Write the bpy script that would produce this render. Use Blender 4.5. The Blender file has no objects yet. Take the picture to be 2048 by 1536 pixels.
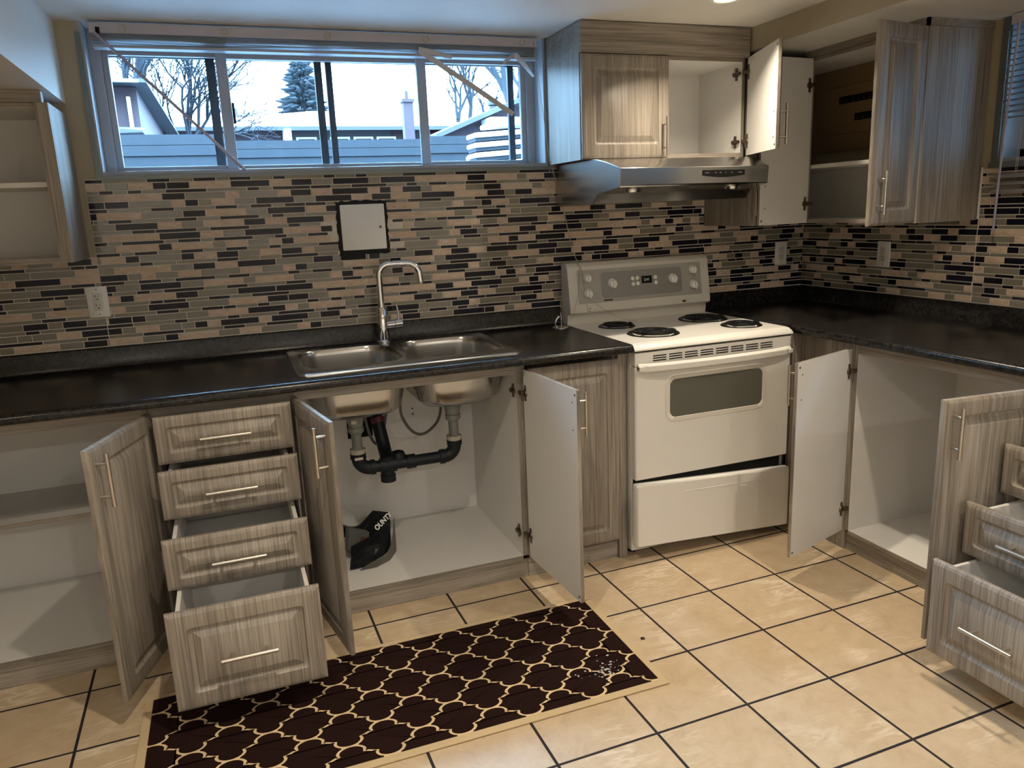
import bpy, bmesh, math, random
from mathutils import Vector, Matrix
C = bpy.context.scene
col = C.collection
R = random.Random(7)

# ------------------------------------------------------------------ camera
F_PX, YAW, PITCH, ROLL = 1524.9, 0.3496, -0.2243, -0.0426
fwd = Vector((math.sin(YAW)*math.cos(PITCH), math.cos(YAW)*math.cos(PITCH), math.sin(PITCH)))
r0 = Vector((math.cos(YAW), -math.sin(YAW), 0)); u0 = r0.cross(fwd)
rt = r0*math.cos(ROLL) + u0*math.sin(ROLL); up = -r0*math.sin(ROLL) + u0*math.cos(ROLL)
cam = bpy.data.cameras.new('camera'); cam.sensor_width = 36; cam.lens = F_PX*36/2048; cam.clip_start = 0.02
co = bpy.data.objects.new('camera', cam); col.objects.link(co)
co.matrix_world = Matrix(((rt.x, up.x, -fwd.x, -1.4554), (rt.y, up.y, -fwd.y, -3.283), (rt.z, up.z, -fwd.z, 1.4482), (0, 0, 0, 1)))
C.camera = co

# ------------------------------------------------------------------ world, exposure
w = bpy.data.worlds.new('sky'); C.world = w; w.use_nodes = True
wt = w.node_tree; bg = wt.nodes['Background']; bg.inputs[0].default_value = (0.40, 0.68, 1.0, 1)
# overcast sky: brighter overhead than at the horizon
wg = wt.nodes.new('ShaderNodeTexCoord'); ws = wt.nodes.new('ShaderNodeSeparateXYZ'); wm = wt.nodes.new('ShaderNodeMapRange')
wt.links.new(wg.outputs['Generated'], ws.inputs[0]); wt.links.new(ws.outputs['Z'], wm.inputs['Value'])
wm.inputs['From Min'].default_value = 0.05; wm.inputs['From Max'].default_value = 0.95; wm.inputs['To Min'].default_value = 13; wm.inputs['To Max'].default_value = 95
wt.links.new(wm.outputs[0], bg.inputs[1])
C.view_settings.view_transform = 'Standard'; C.view_settings.look = 'None'
C.view_settings.gamma = 1; C.view_settings.use_curve_mapping = False
C.view_settings.exposure = 0.08
WARM = (1.0, 0.86, 0.66)
POTS = [(0.36, -0.745, 9.5, WARM), (-1.2, -1.88, 11, WARM), (0.42, -1.8, 9, WARM), (-2.55, -2.0, 3.5, WARM),
        (-2.3, -4.55, 23, (1, .95, .86)), (-0.9, -4.55, 23, (1, .95, .86)), (0.5, -4.55, 23, (1, .95, .86))]  # three unseen lamps added behind the camera to raise overall brightness

# ------------------------------------------------------------------ materials
def nt(name):
    m = bpy.data.materials.new(name); m.use_nodes = True
    t = m.node_tree; return m, t, t.nodes['Principled BSDF']
def N(t, typ, **kw):
    n = t.nodes.new(typ)
    for k, v in kw.items():
        if k.startswith('i_'):
            n.inputs[k[2:].replace('_', ' ')].default_value = v
        else: setattr(n, k, v)
    return n
def plain(name, c, rough=0.5, metal=0.0, bump=0.0, bs=200, var=0.0, spec=None):
    if spec is None and max(c) < .02: spec = .22
    m, t, b = nt(name)
    b.inputs['Base Color'].default_value = (*c, 1); b.inputs['Roughness'].default_value = rough; b.inputs['Metallic'].default_value = metal
    if spec is not None: b.inputs['Specular IOR Level'].default_value = spec
    tc = N(t, 'ShaderNodeTexCoord')
    no = N(t, 'ShaderNodeTexNoise'); no.inputs['Scale'].default_value = bs; no.inputs['Detail'].default_value = 3
    t.links.new(tc.outputs['Object'], no.inputs['Vector'])
    if bump:
        bp = N(t, 'ShaderNodeBump'); bp.inputs['Strength'].default_value = bump; bp.inputs['Distance'].default_value = 0.002
        t.links.new(no.outputs['Fac'], bp.inputs['Height']); t.links.new(bp.outputs['Normal'], b.inputs['Normal'])
    v = var or 0.03
    no2 = N(t, 'ShaderNodeTexNoise'); no2.inputs['Scale'].default_value = 9; no2.inputs['Detail'].default_value = 4
    t.links.new(tc.outputs['Object'], no2.inputs['Vector'])
    mx = N(t, 'ShaderNodeMix', data_type='RGBA')
    mx.inputs[6].default_value = (*[x*(1-v) for x in c], 1); mx.inputs[7].default_value = (*[min(1, x*(1+v)) for x in c], 1)
    t.links.new(no2.outputs['Fac'], mx.inputs[0]); t.links.new(mx.outputs[2], b.inputs['Base Color'])
    return m
def wood(name, axis, flat=None, c0=(0.150, 0.128, 0.106), c1=(0.345, 0.300, 0.252), rough=0.42):
    m, t, b = nt(name)
    tc = N(t, 'ShaderNodeTexCoord'); mp = N(t, 'ShaderNodeMapping')
    s = [210.0, 210.0, 210.0]; s[axis] = 3.5
    if flat is not None: s[flat] = 14.0
    mp.inputs['Scale'].default_value = s
    t.links.new(tc.outputs['Object'], mp.inputs['Vector'])
    n1 = N(t, 'ShaderNodeTexNoise'); n1.inputs['Scale'].default_value = 1.0; n1.inputs['Detail'].default_value = 5; n1.inputs['Roughness'].default_value = .7
    t.links.new(mp.outputs[0], n1.inputs['Vector'])
    mp2 = N(t, 'ShaderNodeMapping'); s2 = [22.0]*3; s2[axis] = 0.9; mp2.inputs['Scale'].default_value = s2; mp2.inputs['Location'].default_value = (3, 7, 2)
    t.links.new(tc.outputs['Object'], mp2.inputs['Vector'])
    n2 = N(t, 'ShaderNodeTexNoise'); n2.inputs['Scale'].default_value = 1.0; n2.inputs['Detail'].default_value = 3; n2.inputs['Distortion'].default_value = .8
    t.links.new(mp2.outputs[0], n2.inputs['Vector'])
    ad = N(t, 'ShaderNodeMath', operation='MULTIPLY_ADD'); ad.inputs[1].default_value = .32
    t.links.new(n2.outputs['Fac'], ad.inputs[0])
    ml = N(t, 'ShaderNodeMath', operation='MULTIPLY'); ml.inputs[1].default_value = .70
    t.links.new(n1.outputs['Fac'], ml.inputs[0]); t.links.new(ml.outputs[0], ad.inputs[2])
    cr = N(t, 'ShaderNodeValToRGB'); cr.color_ramp.elements[0].position = .40; cr.color_ramp.elements[1].position = .62
    cr.color_ramp.elements[0].color = (*c0, 1); cr.color_ramp.elements[1].color = (*c1, 1)
    t.links.new(ad.outputs[0], cr.inputs['Fac']); t.links.new(cr.outputs['Color'], b.inputs['Base Color'])
    b.inputs['Roughness'].default_value = rough
    return m
M = {}
M['wood_z'] = wood('woodgrain vertical', 2); M['wood_f'] = wood('woodgrain door foil', 2, 1); M['wood_x'] = wood('woodgrain along x', 0); M['wood_y'] = wood('woodgrain along y', 1)
M['white'] = plain('white melamine', (.68, .665, .64), .38)
M['paint_white'] = plain('white ceiling paint', (.70, .68, .64), .6, bump=.35, bs=45)
M['paint_tan'] = plain('tan wall paint', (.40, .35, .25), .65, bump=.15, bs=120)
M['reveal'] = plain('white window reveal', (.34, .38, .42), .5, bump=.1, bs=60)
M['vinyl'] = plain('white vinyl', (.33, .36, .40), .4)
M['grey_trim'] = plain('grey tile trim', (.17, .19, .19), .35, metal=.5)
M['dark_frame'] = plain('dark bronze storm frame', (.012, .013, .016), .5)
M['steel'] = plain('brushed stainless', (.46, .45, .43), .22, metal=1, var=.06)
M['chrome'] = plain('chrome', (.75, .76, .78), .06, metal=1)
M['nickel'] = plain('satin nickel', (.58, .54, .48), .32, metal=1)
M['hinge'] = plain('dark hinge steel', (.16, .12, .09), .35, metal=.9)
M['enamel'] = plain('white enamel', (.70, .68, .64), .22)
M['enamel2'] = plain('almond white plastic', (.64, .61, .55), .4)
M['black'] = plain('black enamel', (.009, .009, .010), .42)
M['rubber'] = plain('matt black', (.010, .012, .014), .6)
M['abs'] = plain('black drain plastic', (.010, .012, .016), .42)
M['greypipe'] = plain('grey plastic pipe', (.20, .215, .20), .45)
M['nutwhite'] = plain('off white plastic nut', (.50, .47, .39), .5)
M['panelgrey'] = plain('grey control fascia', (.40, .385, .35), .4)
M['panelgrey2'] = plain('darker grey control inset', (.27, .265, .25), .4)
M['ovenglass'] = plain('grey dotted oven glass', (.115, .112, .092), .12)
M['outlet'] = plain('white outlet plastic', (.82, .81, .78), .35)
M['cream'] = plain('cream rug yarn', (.66, .50, .30), .95, bump=.8, bs=500, var=.15)
M['brown'] = plain('dark brown rug pile', (.017, .0065, .0055), .97, bump=1.0, bs=600, var=.3, spec=.1)
M['beige_bind'] = plain('beige rug binding', (.50, .385, .23), .9, bump=.6, bs=300, var=.1)
M['breaker'] = plain('tan breaker cover', (.22, .15, .075), .5)
M['redtag'] = plain('dark red plastic', (.10, .012, .02), .5)
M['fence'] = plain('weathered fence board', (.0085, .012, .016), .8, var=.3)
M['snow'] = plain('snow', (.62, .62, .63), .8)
M['yard'] = plain('darkened bluish yard snow', (.042, .052, .066), .9, var=.2)  # snow colour darkened so less light bounces onto the ceiling
M['skyblock'] = plain('grey sky blocking wall', (.07, .075, .08), .9)  # for the added wall that cuts sky light at the right window
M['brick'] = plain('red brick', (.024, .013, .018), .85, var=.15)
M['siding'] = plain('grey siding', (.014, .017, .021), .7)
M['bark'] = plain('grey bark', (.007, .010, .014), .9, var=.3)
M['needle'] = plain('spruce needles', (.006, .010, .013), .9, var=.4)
M['slat'] = plain('cream blind slat', (.46, .46, .47), .45)
M['headrail'] = plain('white blind rail', (.46, .45, .50), .4)
M['clear'] = plain('clear plastic wand', (.36, .33, .42), .2)
M['cord'] = plain('cream cord', (.42, .36, .28), .8)
M['bag'] = plain('black plastic film', (.008, .009, .011), .28, bump=.5, bs=30)
M['bag2'] = plain('dark translucent lining', (.10, .095, .08), .45)
M['packet'] = plain('dim grey packet', (.07, .075, .07), .5)
M['ink'] = plain('white print', (.75, .75, .72), .6)
M['hole'] = plain('dark recess', (.004, .004, .004), .8)
def counter_mat():
    m, t, b = nt('black mottled laminate')
    tc = N(t, 'ShaderNodeTexCoord'); n = N(t, 'ShaderNodeTexNoise'); n.inputs['Scale'].default_value = 55; n.inputs['Detail'].default_value = 6; n.inputs['Roughness'].default_value = .75
    t.links.new(tc.outputs['Object'], n.inputs['Vector'])
    cr = N(t, 'ShaderNodeValToRGB'); cr.color_ramp.elements[0].position = .42; cr.color_ramp.elements[1].position = .72
    cr.color_ramp.elements[0].color = (.005, .005, .006, 1); cr.color_ramp.elements[1].color = (.034, .030, .027, 1)
    t.links.new(n.outputs['Fac'], cr.inputs['Fac']); t.links.new(cr.outputs['Color'], b.inputs['Base Color'])
    b.inputs['Roughness'].default_value = .24; b.inputs['Specular IOR Level'].default_value = .35
    return m
M['counter'] = counter_mat()
def floor_mat():
    m, t, b = nt('beige marbled floor tile')
    tc = N(t, 'ShaderNodeTexCoord'); mp = N(t, 'ShaderNodeMapping')
    mp.vector_type = 'TEXTURE'; mp.inputs['Location'].default_value = (-.1796, -.7312, 0); mp.inputs['Rotation'].default_value = (0, 0, .015)
    t.links.new(tc.outputs['Object'], mp.inputs['Vector'])
    br = N(t, 'ShaderNodeTexBrick', offset=0.0, squash=1.0)
    br.inputs['Scale'].default_value = 1; br.inputs['Brick Width'].default_value = .3068; br.inputs['Row Height'].default_value = .3068
    br.inputs['Mortar Size'].default_value = .0044; br.inputs['Mortar Smooth'].default_value = .05; br.inputs['Bias'].default_value = 0
    br.inputs['Color1'].default_value = (0, 0, 0, 1); br.inputs['Color2'].default_value = (1, 1, 1, 1)
    t.links.new(mp.outputs[0], br.inputs['Vector'])
    # per-tile offset of the marbling
    sc = N(t, 'ShaderNodeVectorMath', operation='SCALE'); sc.inputs['Scale'].default_value = 13.7
    t.links.new(br.outputs['Color'], sc.inputs[0])
    ad = N(t, 'ShaderNodeVectorMath', operation='ADD'); t.links.new(mp.outputs[0], ad.inputs[0]); t.links.new(sc.outputs[0], ad.inputs[1])
    n1 = N(t, 'ShaderNodeTexNoise'); n1.inputs['Scale'].default_value = 14; n1.inputs['Detail'].default_value = 9; n1.inputs['Roughness'].default_value = .74; n1.inputs['Distortion'].default_value = .6
    t.links.new(ad.outputs[0], n1.inputs['Vector'])
    cr = N(t, 'ShaderNodeValToRGB'); cr.color_ramp.elements[0].position = .3; cr.color_ramp.elements[1].position = .72
    cr.color_ramp.elements[0].color = (.42, .31, .19, 1); cr.color_ramp.elements[1].color = (.55, .43, .295, 1)
    t.links.new(n1.outputs['Fac'], cr.inputs['Fac'])
    # pale veins: stretched ridges broken up by a mask
    def ridge(rot, sx, sy, off, wd):
        m1 = N(t, 'ShaderNodeMapping'); m1.inputs['Rotation'].default_value = (0, 0, rot); m1.inputs['Scale'].default_value = (sx, sy, 1); m1.inputs['Location'].default_value = (off, off*2, 0)
        t.links.new(ad.outputs[0], m1.inputs['Vector'])
        n2 = N(t, 'ShaderNodeTexNoise'); n2.inputs['Scale'].default_value = 1; n2.inputs['Detail'].default_value = 4; n2.inputs['Roughness'].default_value = .6; n2.inputs['Distortion'].default_value = .15
        t.links.new(m1.outputs[0], n2.inputs['Vector'])
        sb = N(t, 'ShaderNodeMath', operation='SUBTRACT'); sb.inputs[1].default_value = .5; t.links.new(n2.outputs['Fac'], sb.inputs[0])
        ab = N(t, 'ShaderNodeMath', operation='ABSOLUTE'); t.links.new(sb.outputs[0], ab.inputs[0])
        v_ = N(t, 'ShaderNodeMapRange'); v_.inputs['From Min'].default_value = 0; v_.inputs['From Max'].default_value = wd; v_.inputs['To Min'].default_value = 1; v_.inputs['To Max'].default_value = 0
        t.links.new(ab.outputs[0], v_.inputs['Value']); return v_
    va, vb = ridge(.55, 2.2, 9.0, 1.3, .034), ridge(-.75, 1.8, 8.0, 4.1, .022)
    mxv = N(t, 'ShaderNodeMath', operation='MAXIMUM'); t.links.new(va.outputs[0], mxv.inputs[0]); t.links.new(vb.outputs[0], mxv.inputs[1])
    nm = N(t, 'ShaderNodeTexNoise'); nm.inputs['Scale'].default_value = 3.2; nm.inputs['Detail'].default_value = 3; t.links.new(ad.outputs[0], nm.inputs['Vector'])
    mr = N(t, 'ShaderNodeMapRange'); mr.inputs['From Min'].default_value = .48; mr.inputs['From Max'].default_value = .66; mr.inputs['To Min'].default_value = 0; mr.inputs['To Max'].default_value = .60
    t.links.new(nm.outputs['Fac'], mr.inputs['Value'])
    vr = N(t, 'ShaderNodeMath', operation='MULTIPLY'); t.links.new(mxv.outputs[0], vr.inputs[0]); t.links.new(mr.outputs[0], vr.inputs[1])
    mv = N(t, 'ShaderNodeMix', data_type='RGBA'); mv.inputs[7].default_value = (.76, .67, .54, 1)
    t.links.new(vr.outputs[0], mv.inputs[0]); t.links.new(cr.outputs['Color'], mv.inputs[6])
    mg = N(t, 'ShaderNodeMix', data_type='RGBA'); mg.inputs[7].default_value = (.012, .008, .009, 1)
    t.links.new(br.outputs['Fac'], mg.inputs[0]); t.links.new(mv.outputs[2], mg.inputs[6]); t.links.new(mg.outputs[2], b.inputs['Base Color'])
    rr = N(t, 'ShaderNodeMapRange'); rr.inputs['To Min'].default_value = .30; rr.inputs['To Max'].default_value = .9
    t.links.new(br.outputs['Fac'], rr.inputs['Value']); t.links.new(rr.outputs[0], b.inputs['Roughness'])
    iv = N(t, 'ShaderNodeMath', operation='MULTIPLY_ADD'); iv.inputs[1].default_value = -1.0; iv.inputs[2].default_value = 1.0
    t.links.new(br.outputs['Fac'], iv.inputs[0])
    bp = N(t, 'ShaderNodeBump'); bp.inputs['Strength'].default_value = .5; bp.inputs['Distance'].default_value = .002
    t.links.new(iv.outputs[0], bp.inputs['Height']); t.links.new(bp.outputs['Normal'], b.inputs['Normal'])
    return m
M['floor'] = floor_mat()
def stone_mat():
    m, t, b = nt('travertine mosaic stone')
    tc = N(t, 'ShaderNodeTexCoord'); n = N(t, 'ShaderNodeTexNoise'); n.inputs['Scale'].default_value = 28; n.inputs['Detail'].default_value = 7; n.inputs['Roughness'].default_value = .7
    mp = N(t, 'ShaderNodeMapping'); mp.inputs['Scale'].default_value = (1, 1, 2.5)
    t.links.new(tc.outputs['Object'], mp.inputs['Vector']); t.links.new(mp.outputs[0], n.inputs['Vector'])
    cr = N(t, 'ShaderNodeValToRGB'); cr.color_ramp.elements[0].position = .3; cr.color_ramp.elements[1].position = .7
    cr.color_ramp.elements[0].color = (.42, .30, .215, 1); cr.color_ramp.elements[1].color = (.68, .54, .42, 1)
    t.links.new(n.outputs['Fac'], cr.inputs['Fac']); t.links.new(cr.outputs['Color'], b.inputs['Base Color'])
    b.inputs['Roughness'].default_value = .55
    return m
M['stone'] = stone_mat()
M['taupe'] = plain('taupe glass tile', (.20, .182, .142), .10)
M['taupe_edge'] = plain('taupe glass tile bevel', (.10, .09, .07), .15)
M['blackglass'] = plain('black glass tile', (.006, .006, .014), .08)
M['grout'] = plain('pale grout', (.66, .60, .52), .85)
def emis(name, c, s):
    m, t, b = nt(name); b.inputs['Emission Color'].default_value = (*c, 1); b.inputs['Emission Strength'].default_value = s
    b.inputs['Base Color'].default_value = (.8, .8, .8, 1); return m
M['lampface'] = emis('lit lamp face', (1, .85, .55), 6)
M['display'] = plain('dark display', (.006, .009, .008), .15)
M['digits'] = emis('dim green digits', (.25, .55, .35), .12)
def glass_mat():
    m = bpy.data.materials.new('window glass'); m.use_nodes = True; t = m.node_tree; t.nodes.clear()
    o = N(t, 'ShaderNodeOutputMaterial'); tr = N(t, 'ShaderNodeBsdfTransparent'); tr.inputs[0].default_value = (.93, .97, .98, 1)
    gl = N(t, 'ShaderNodeBsdfGlossy'); gl.inputs['Roughness'].default_value = .02
    fr = N(t, 'ShaderNodeFresnel'); fr.inputs['IOR'].default_value = 1.3
    mx = N(t, 'ShaderNodeMixShader'); t.links.new(fr.outputs[0], mx.inputs[0]); t.links.new(tr.outputs[0], mx.inputs[1]); t.links.new(gl.outputs[0], mx.inputs[2])
    t.links.new(mx.outputs[0], o.inputs[0]); return m
M['glass'] = glass_mat()

# ------------------------------------------------------------------ mesh helpers
W = {}
class MB:
    def __init__(s): s.v = []; s.f = []; s.m = []
    def add(s, vs, fs, m=0):
        o = len(s.v); s.v += [tuple(x) for x in vs]
        for i, f in enumerate(fs): s.f.append([o+k for k in f]); s.m.append(m[i] if isinstance(m, (list, tuple)) else m)
        return s
    def box(s, x0, x1, y0, y1, z0, z1, m=0, mf=None):
        if x0 > x1: x0, x1 = x1, x0
        if y0 > y1: y0, y1 = y1, y0
        if z0 > z1: z0, z1 = z1, z0
        vs = [(x0,y0,z0),(x1,y0,z0),(x1,y1,z0),(x0,y1,z0),(x0,y0,z1),(x1,y0,z1),(x1,y1,z1),(x0,y1,z1)]
        fs = [(0,3,2,1),(4,5,6,7),(0,1,5,4),(1,2,6,5),(2,3,7,6),(3,0,4,7)]
        keys = ['-z','+z','-y','+x','+y','-x']; mf = mf or {}
        return s.add(vs, fs, [mf.get(k, m) for k in keys])
    def loft(s, loops, closed=True, cap0=False, cap1=False, m=0):
        n = len(loops[0]); vs = [p for l in loops for p in l]; fs = []
        for i in range(len(loops)-1):
            for j in range(n if closed else n-1):
                k = (j+1) % n
                fs.append((i*n+j, i*n+k, (i+1)*n+k, (i+1)*n+j))
        if cap0: fs.append(tuple(reversed(range(n))))
        if cap1: fs.append(tuple(range((len(loops)-1)*n, len(loops)*n)))
        return s.add(vs, fs, m)
    def tube(s, path, r, seg=8, cap=True, m=0):
        P = [Vector(p) for p in path]; rs = r if isinstance(r, (list, tuple)) else [r]*len(P)
        t = (P[1]-P[0]).normalized(); a = Vector((0,0,1)) if abs(t.z) < .9 else Vector((1,0,0))
        n = (a - t*a.dot(t)).normalized(); loops = []
        for i, p in enumerate(P):
            if i == 0: t = P[1]-P[0]
            elif i == len(P)-1: t = P[-1]-P[-2]
            else: t = (P[i+1]-p).normalized() + (p-P[i-1]).normalized()
            if t.length < 1e-9: t = P[i]-P[i-1]
            t.normalize(); n = (n - t*n.dot(t))
            if n.length < 1e-6: n = t.orthogonal()
            n.normalize(); b = t.cross(n)
            loops.append([p + (n*math.cos(2*math.pi*k/seg) + b*math.sin(2*math.pi*k/seg))*rs[i] for k in range(seg)])
        return s.loft(loops, True, cap, cap, m)
    def cyl(s, p0, p1, r0, r1=None, seg=20, m=0):
        return s.tube([p0, p1], [r0, r0 if r1 is None else r1], seg, True, m)
    def lathe(s, c, prof, seg=32, axis='z', m=0, cap0=False, cap1=False):
        loops = []
        for r, h in prof:
            l = []
            for k in range(seg):
                a = 2*math.pi*k/seg; x, y = r*math.cos(a), r*math.sin(a)
                l.append((c[0]+x, c[1]+y, c[2]+h) if axis == 'z' else ((c[0]+x, c[1]+h, c[2]+y) if axis == 'y' else (c[0]+h, c[1]+x, c[2]+y)))
            loops.append(l)
        return s.loft(loops, True, cap0, cap1, m)
    def build(s, name, mats, parent=None, local=False, smooth=False, bevel=0, origin=None):
        if not isinstance(mats, (list, tuple)): mats = [mats]
        mats = [M[x] if isinstance(x, str) else x for x in mats]
        xs, ys, zs = zip(*s.v)
        o = Vector(origin) if origin else Vector(((min(xs)+max(xs))/2, (min(ys)+max(ys))/2, min(zs)))
        me = bpy.data.meshes.new(name)
        me.from_pydata([(x-o.x, y-o.y, z-o.z) for x, y, z in s.v], [], s.f)
        for m in mats: me.materials.append(m)
        for p, k in zip(me.polygons, s.m): p.material_index = k
        b = bmesh.new(); b.from_mesh(me); bmesh.ops.remove_doubles(b, verts=b.verts, dist=1e-6)
        bmesh.ops.recalc_face_normals(b, faces=b.faces); b.to_mesh(me); b.free()
        if smooth:
            for p in me.polygons: p.use_smooth = True
            me.set_sharp_from_angle(angle=math.radians(38))
        ob = bpy.data.objects.new(name, me); col.objects.link(ob)
        if parent is not None:
            ob.parent = parent; ob.location = o if local else o - W[parent]
        else: ob.location = o
        W[ob] = o
        if bevel:
            md = ob.modifiers.new('bevel', 'BEVEL'); md.width = bevel; md.segments = 2; md.limit_method = 'ANGLE'
        return ob
def rrect(w, h, r, n=6, cx=0, cy=0):
    r = max(min(r, w/2-1e-5, h/2-1e-5), 1e-5); pts = []
    for qx, qy, a0 in ((1,1,0),(-1,1,90),(-1,-1,180),(1,-1,270)):
        for k in range(n+1):
            a = math.radians(a0+90*k/n)
            pts.append((cx+qx*(w/2-r)+r*math.cos(a), cy+qy*(h/2-r)+r*math.sin(a)))
    return pts
def tag(o, label=None, cat=None, group=None, kind=None):
    if label: o['label'] = label
    if cat: o['category'] = cat
    if group: o['group'] = group
    if kind: o['kind'] = kind
    return o
def thing(name, label, cat, loc, group=None, parent=None):
    o = bpy.data.objects.new(name, None); col.objects.link(o); o.location = loc; o.empty_display_size = .05
    W[o] = Vector(loc); return tag(o, label, cat, group)
def struct(o, label=None, cat=None):
    return tag(o, label, cat, kind='structure')

# ------------------------------------------------------------------ room shell
XR, CZ = 1.403, 2.168
XL, YF = -3.4, -5.2
T = .24
b = MB().add([(XL, YF, 0), (XR, YF, 0), (XR, .0, 0), (XL, 0, 0), (XL, YF, -.05), (XR, YF, -.05), (XR, 0, -.05), (XL, 0, -.05)],
    [(0,1,2,3),(7,6,5,4),(0,4,5,1),(1,5,6,2),(2,6,7,3),(3,7,4,0)])
struct(b.build('floor', 'floor', origin=(0, 0, 0)), 'beige marbled square floor tiles with dark grout lines', 'floor')
b = MB().box(XL-.2, XR+.2, YF-.2, T, CZ, CZ+.1)
struct(b.build('ceiling', 'paint_white'), 'white painted ceiling with a textured finish', 'ceiling')
# back wall with the window opening
wx0, wx1, wz0 = -1.852, -.040, 1.634
b = MB()
b.box(XL-.2, wx0, 0, T, 0, CZ); b.box(wx1, XR+.2, 0, T, 0, CZ); b.box(wx0, wx1, 0, T, 0, wz0)
wall_back = struct(b.build('wall_back', 'paint_tan'), 'tan back wall holding the wide basement window', 'wall')
# reveal lining
b = MB()
b.box(wx0, wx0+.014, -.002, .125, wz0, CZ); b.box(wx1-.014, wx1, -.002, .125, wz0, CZ); b.box(wx0+.014, wx1-.014, -.002, .125, wz0, wz0+.014)
b.build('window_reveal', 'reveal', wall_back)
# right wall with its window
ry0, ry1, rz0, rz1 = -1.062, -2.30, 1.552, 2.075
b = MB()
b.box(XR, XR+.2, 0, ry0, 0, CZ); b.box(XR, XR+.2, ry1, YF-.2, 0, CZ); b.box(XR, XR+.2, ry0, ry1, 0, rz0); b.box(XR, XR+.2, ry0, ry1, rz1, CZ)
wall_right = struct(b.build('wall_right', 'paint_tan'), 'tan right wall with a small window and blind', 'wall')
b = MB(); b.box(XR-.001, XR+.12, ry0-.012, ry0, rz0, rz1); b.box(XR-.001, XR+.12, ry1, ry1+.012, rz0, rz1); b.box(XR-.001, XR+.12, ry0-.012, ry1+.012, rz0, rz0+.012)
b.build('window_reveal', 'reveal', wall_right)
struct(MB().box(XL-.2, XL, YF, 0, 0, CZ).build('wall_left', 'paint_tan'), 'tan side wall beyond the left cabinets', 'wall')
struct(MB().box(XL-.2, XR+.2, YF-.2, YF, 0, CZ).build('wall_front', 'paint_white'), 'pale wall behind the viewer', 'wall')
# bulkheads
struct(MB().box(.78, XR, YF, -.001, 2.075, CZ, mf={'-z': 1}).build('trim_1', ['paint_tan', 'paint_white']), 'boxed bulkhead above the right wall cabinets', 'bulkhead')
struct(MB().box(XL, -1.925, -1.30, -.001, 1.887, CZ).build('trim_2', 'paint_white'), 'boxed bulkhead above the left wall cabinet', 'bulkhead')
# grey edge trims round the window
b = MB(); b.box(wx0-.010, wx0+.006, -.014, .002, wz0-.012, 2.13); b.box(wx0-.010, wx1+.010, -.016, .002, wz0-.016, wz0-.001); b.box(wx1-.004, wx1+.010, -.014, .002, wz0-.001, CZ)
struct(b.build('trim_3', 'grey_trim'), 'thin grey edge trim around the back window', 'trim')
b = MB(); b.box(XR-.012, XR+.002, ry0-.006, ry0+.022, rz0-.02, rz1); b.box(XR-.014, XR+.002, ry0+.030, ry1, rz0-.022, rz0-.001)
struct(b.build('trim_4', 'grey_trim'), 'dark edge trim around the right window', 'trim')
struct(MB().box(XR-.012, XR-.001, -1.009, -1.003, 1.335, 1.535).build('trim_5', 'outlet'), 'thin white tile edging beside the right wall cabinet', 'trim')

# ------------------------------------------------------------------ mosaic backsplash
def mosaic(s0, s1, z0, zt, place, seed, skip=()):
    rr = random.Random(seed); b = MB(); z = z0; k = 0; g = .0024; last = None
    lens = [.046, .080, .146]
    while z < zt-.004:
        ph = k % 13; wide = ph % 2 == 0
        h = .0238 if wide else .0120; z2 = min(z+h, zt)
        s = s0 - rr.random()*.14; prev = -1
        while s < s1:
            L = rr.choice(lens); e = s+L
            if wide: kind = rr.choices([0, 1, 2], [.38, .30, .32])[0]
            else: kind = rr.choices([0, 1, 2], [0, .38, .62])[0]
            if kind == prev and rr.random() < .75:
                kind = rr.choice([q for q in ((0, 1, 2) if wide else (1, 2)) if q != prev])
            prev = kind
            a, c = max(s, s0), min(e, s1)
            zt2 = min(z2, zt(0) if callable(zt) else zt)
            if c-a > .004:
                cx, cz = (a+c)/2, (z+z2)/2
                if not any(p[0] < cx < p[1] and p[2] < cz < p[3] for p in skip):
                    d = .0075 + rr.random()*.0006; i = .0011
                    P = [place(a, z, .004), place(c, z, .004), place(c, z2, .004), place(a, z2, .004),
                         place(a+i, z+i, d), place(c-i, z+i, d), place(c-i, z2-i, d), place(a+i, z2-i, d)]
                    e_ = 3 if kind == 1 else kind
                    b.add(P, [(4,5,6,7), (0,1,5,4), (1,2,6,5), (2,3,7,6), (3,0,4,7)], [kind, e_, e_, e_, e_])
            s = e + g
        z = z2 + g; k += 1
    return b
PB = lambda s, z, d: (s, -d, z)
mos = ['stone', 'taupe', 'blackglass', 'taupe_edge']
panel_hole = [(-1.0, -.79, 1.295, 1.51)]
b = mosaic(-1.905, XR-.006, 1.001, 1.6205, PB, 3, panel_hole)
b2 = mosaic(-3.3, -1.907, 1.001, 1.338, PB, 5)
o_ = len(b.v); b.v += b2.v; b.f += [[i+o_ for i in f] for f in b2.f]; b.m += b2.m
tiles = b.build('backsplash_tile', mos, wall_back)
MB().box(-1.906, XR-.001, -.0055, -.0005, .99, 1.6225).box(-3.3, -1.906, -.0055, -.0005, .99, 1.339).build('grout', 'grout', wall_back)
PR = lambda s, z, d: (XR-d, -s, z)
b = mosaic(.008, 1.005, 1.001, 1.338, PR, 11); b2 = mosaic(1.009, 3.2, 1.001, 1.53, PR, 12)
o_ = len(b.v); b.v += b2.v; b.f += [[i+o_ for i in f] for f in b2.f]; b.m += b2.m
b.build('backsplash_tile', mos, wall_right)
MB().box(XR-.0055, XR-.0005, -.006, -1.009, .99, 1.339).box(XR-.0055, XR-.0005, -1.009, -3.2, .99, 1.531).build('grout', 'grout', wall_right)

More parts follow.
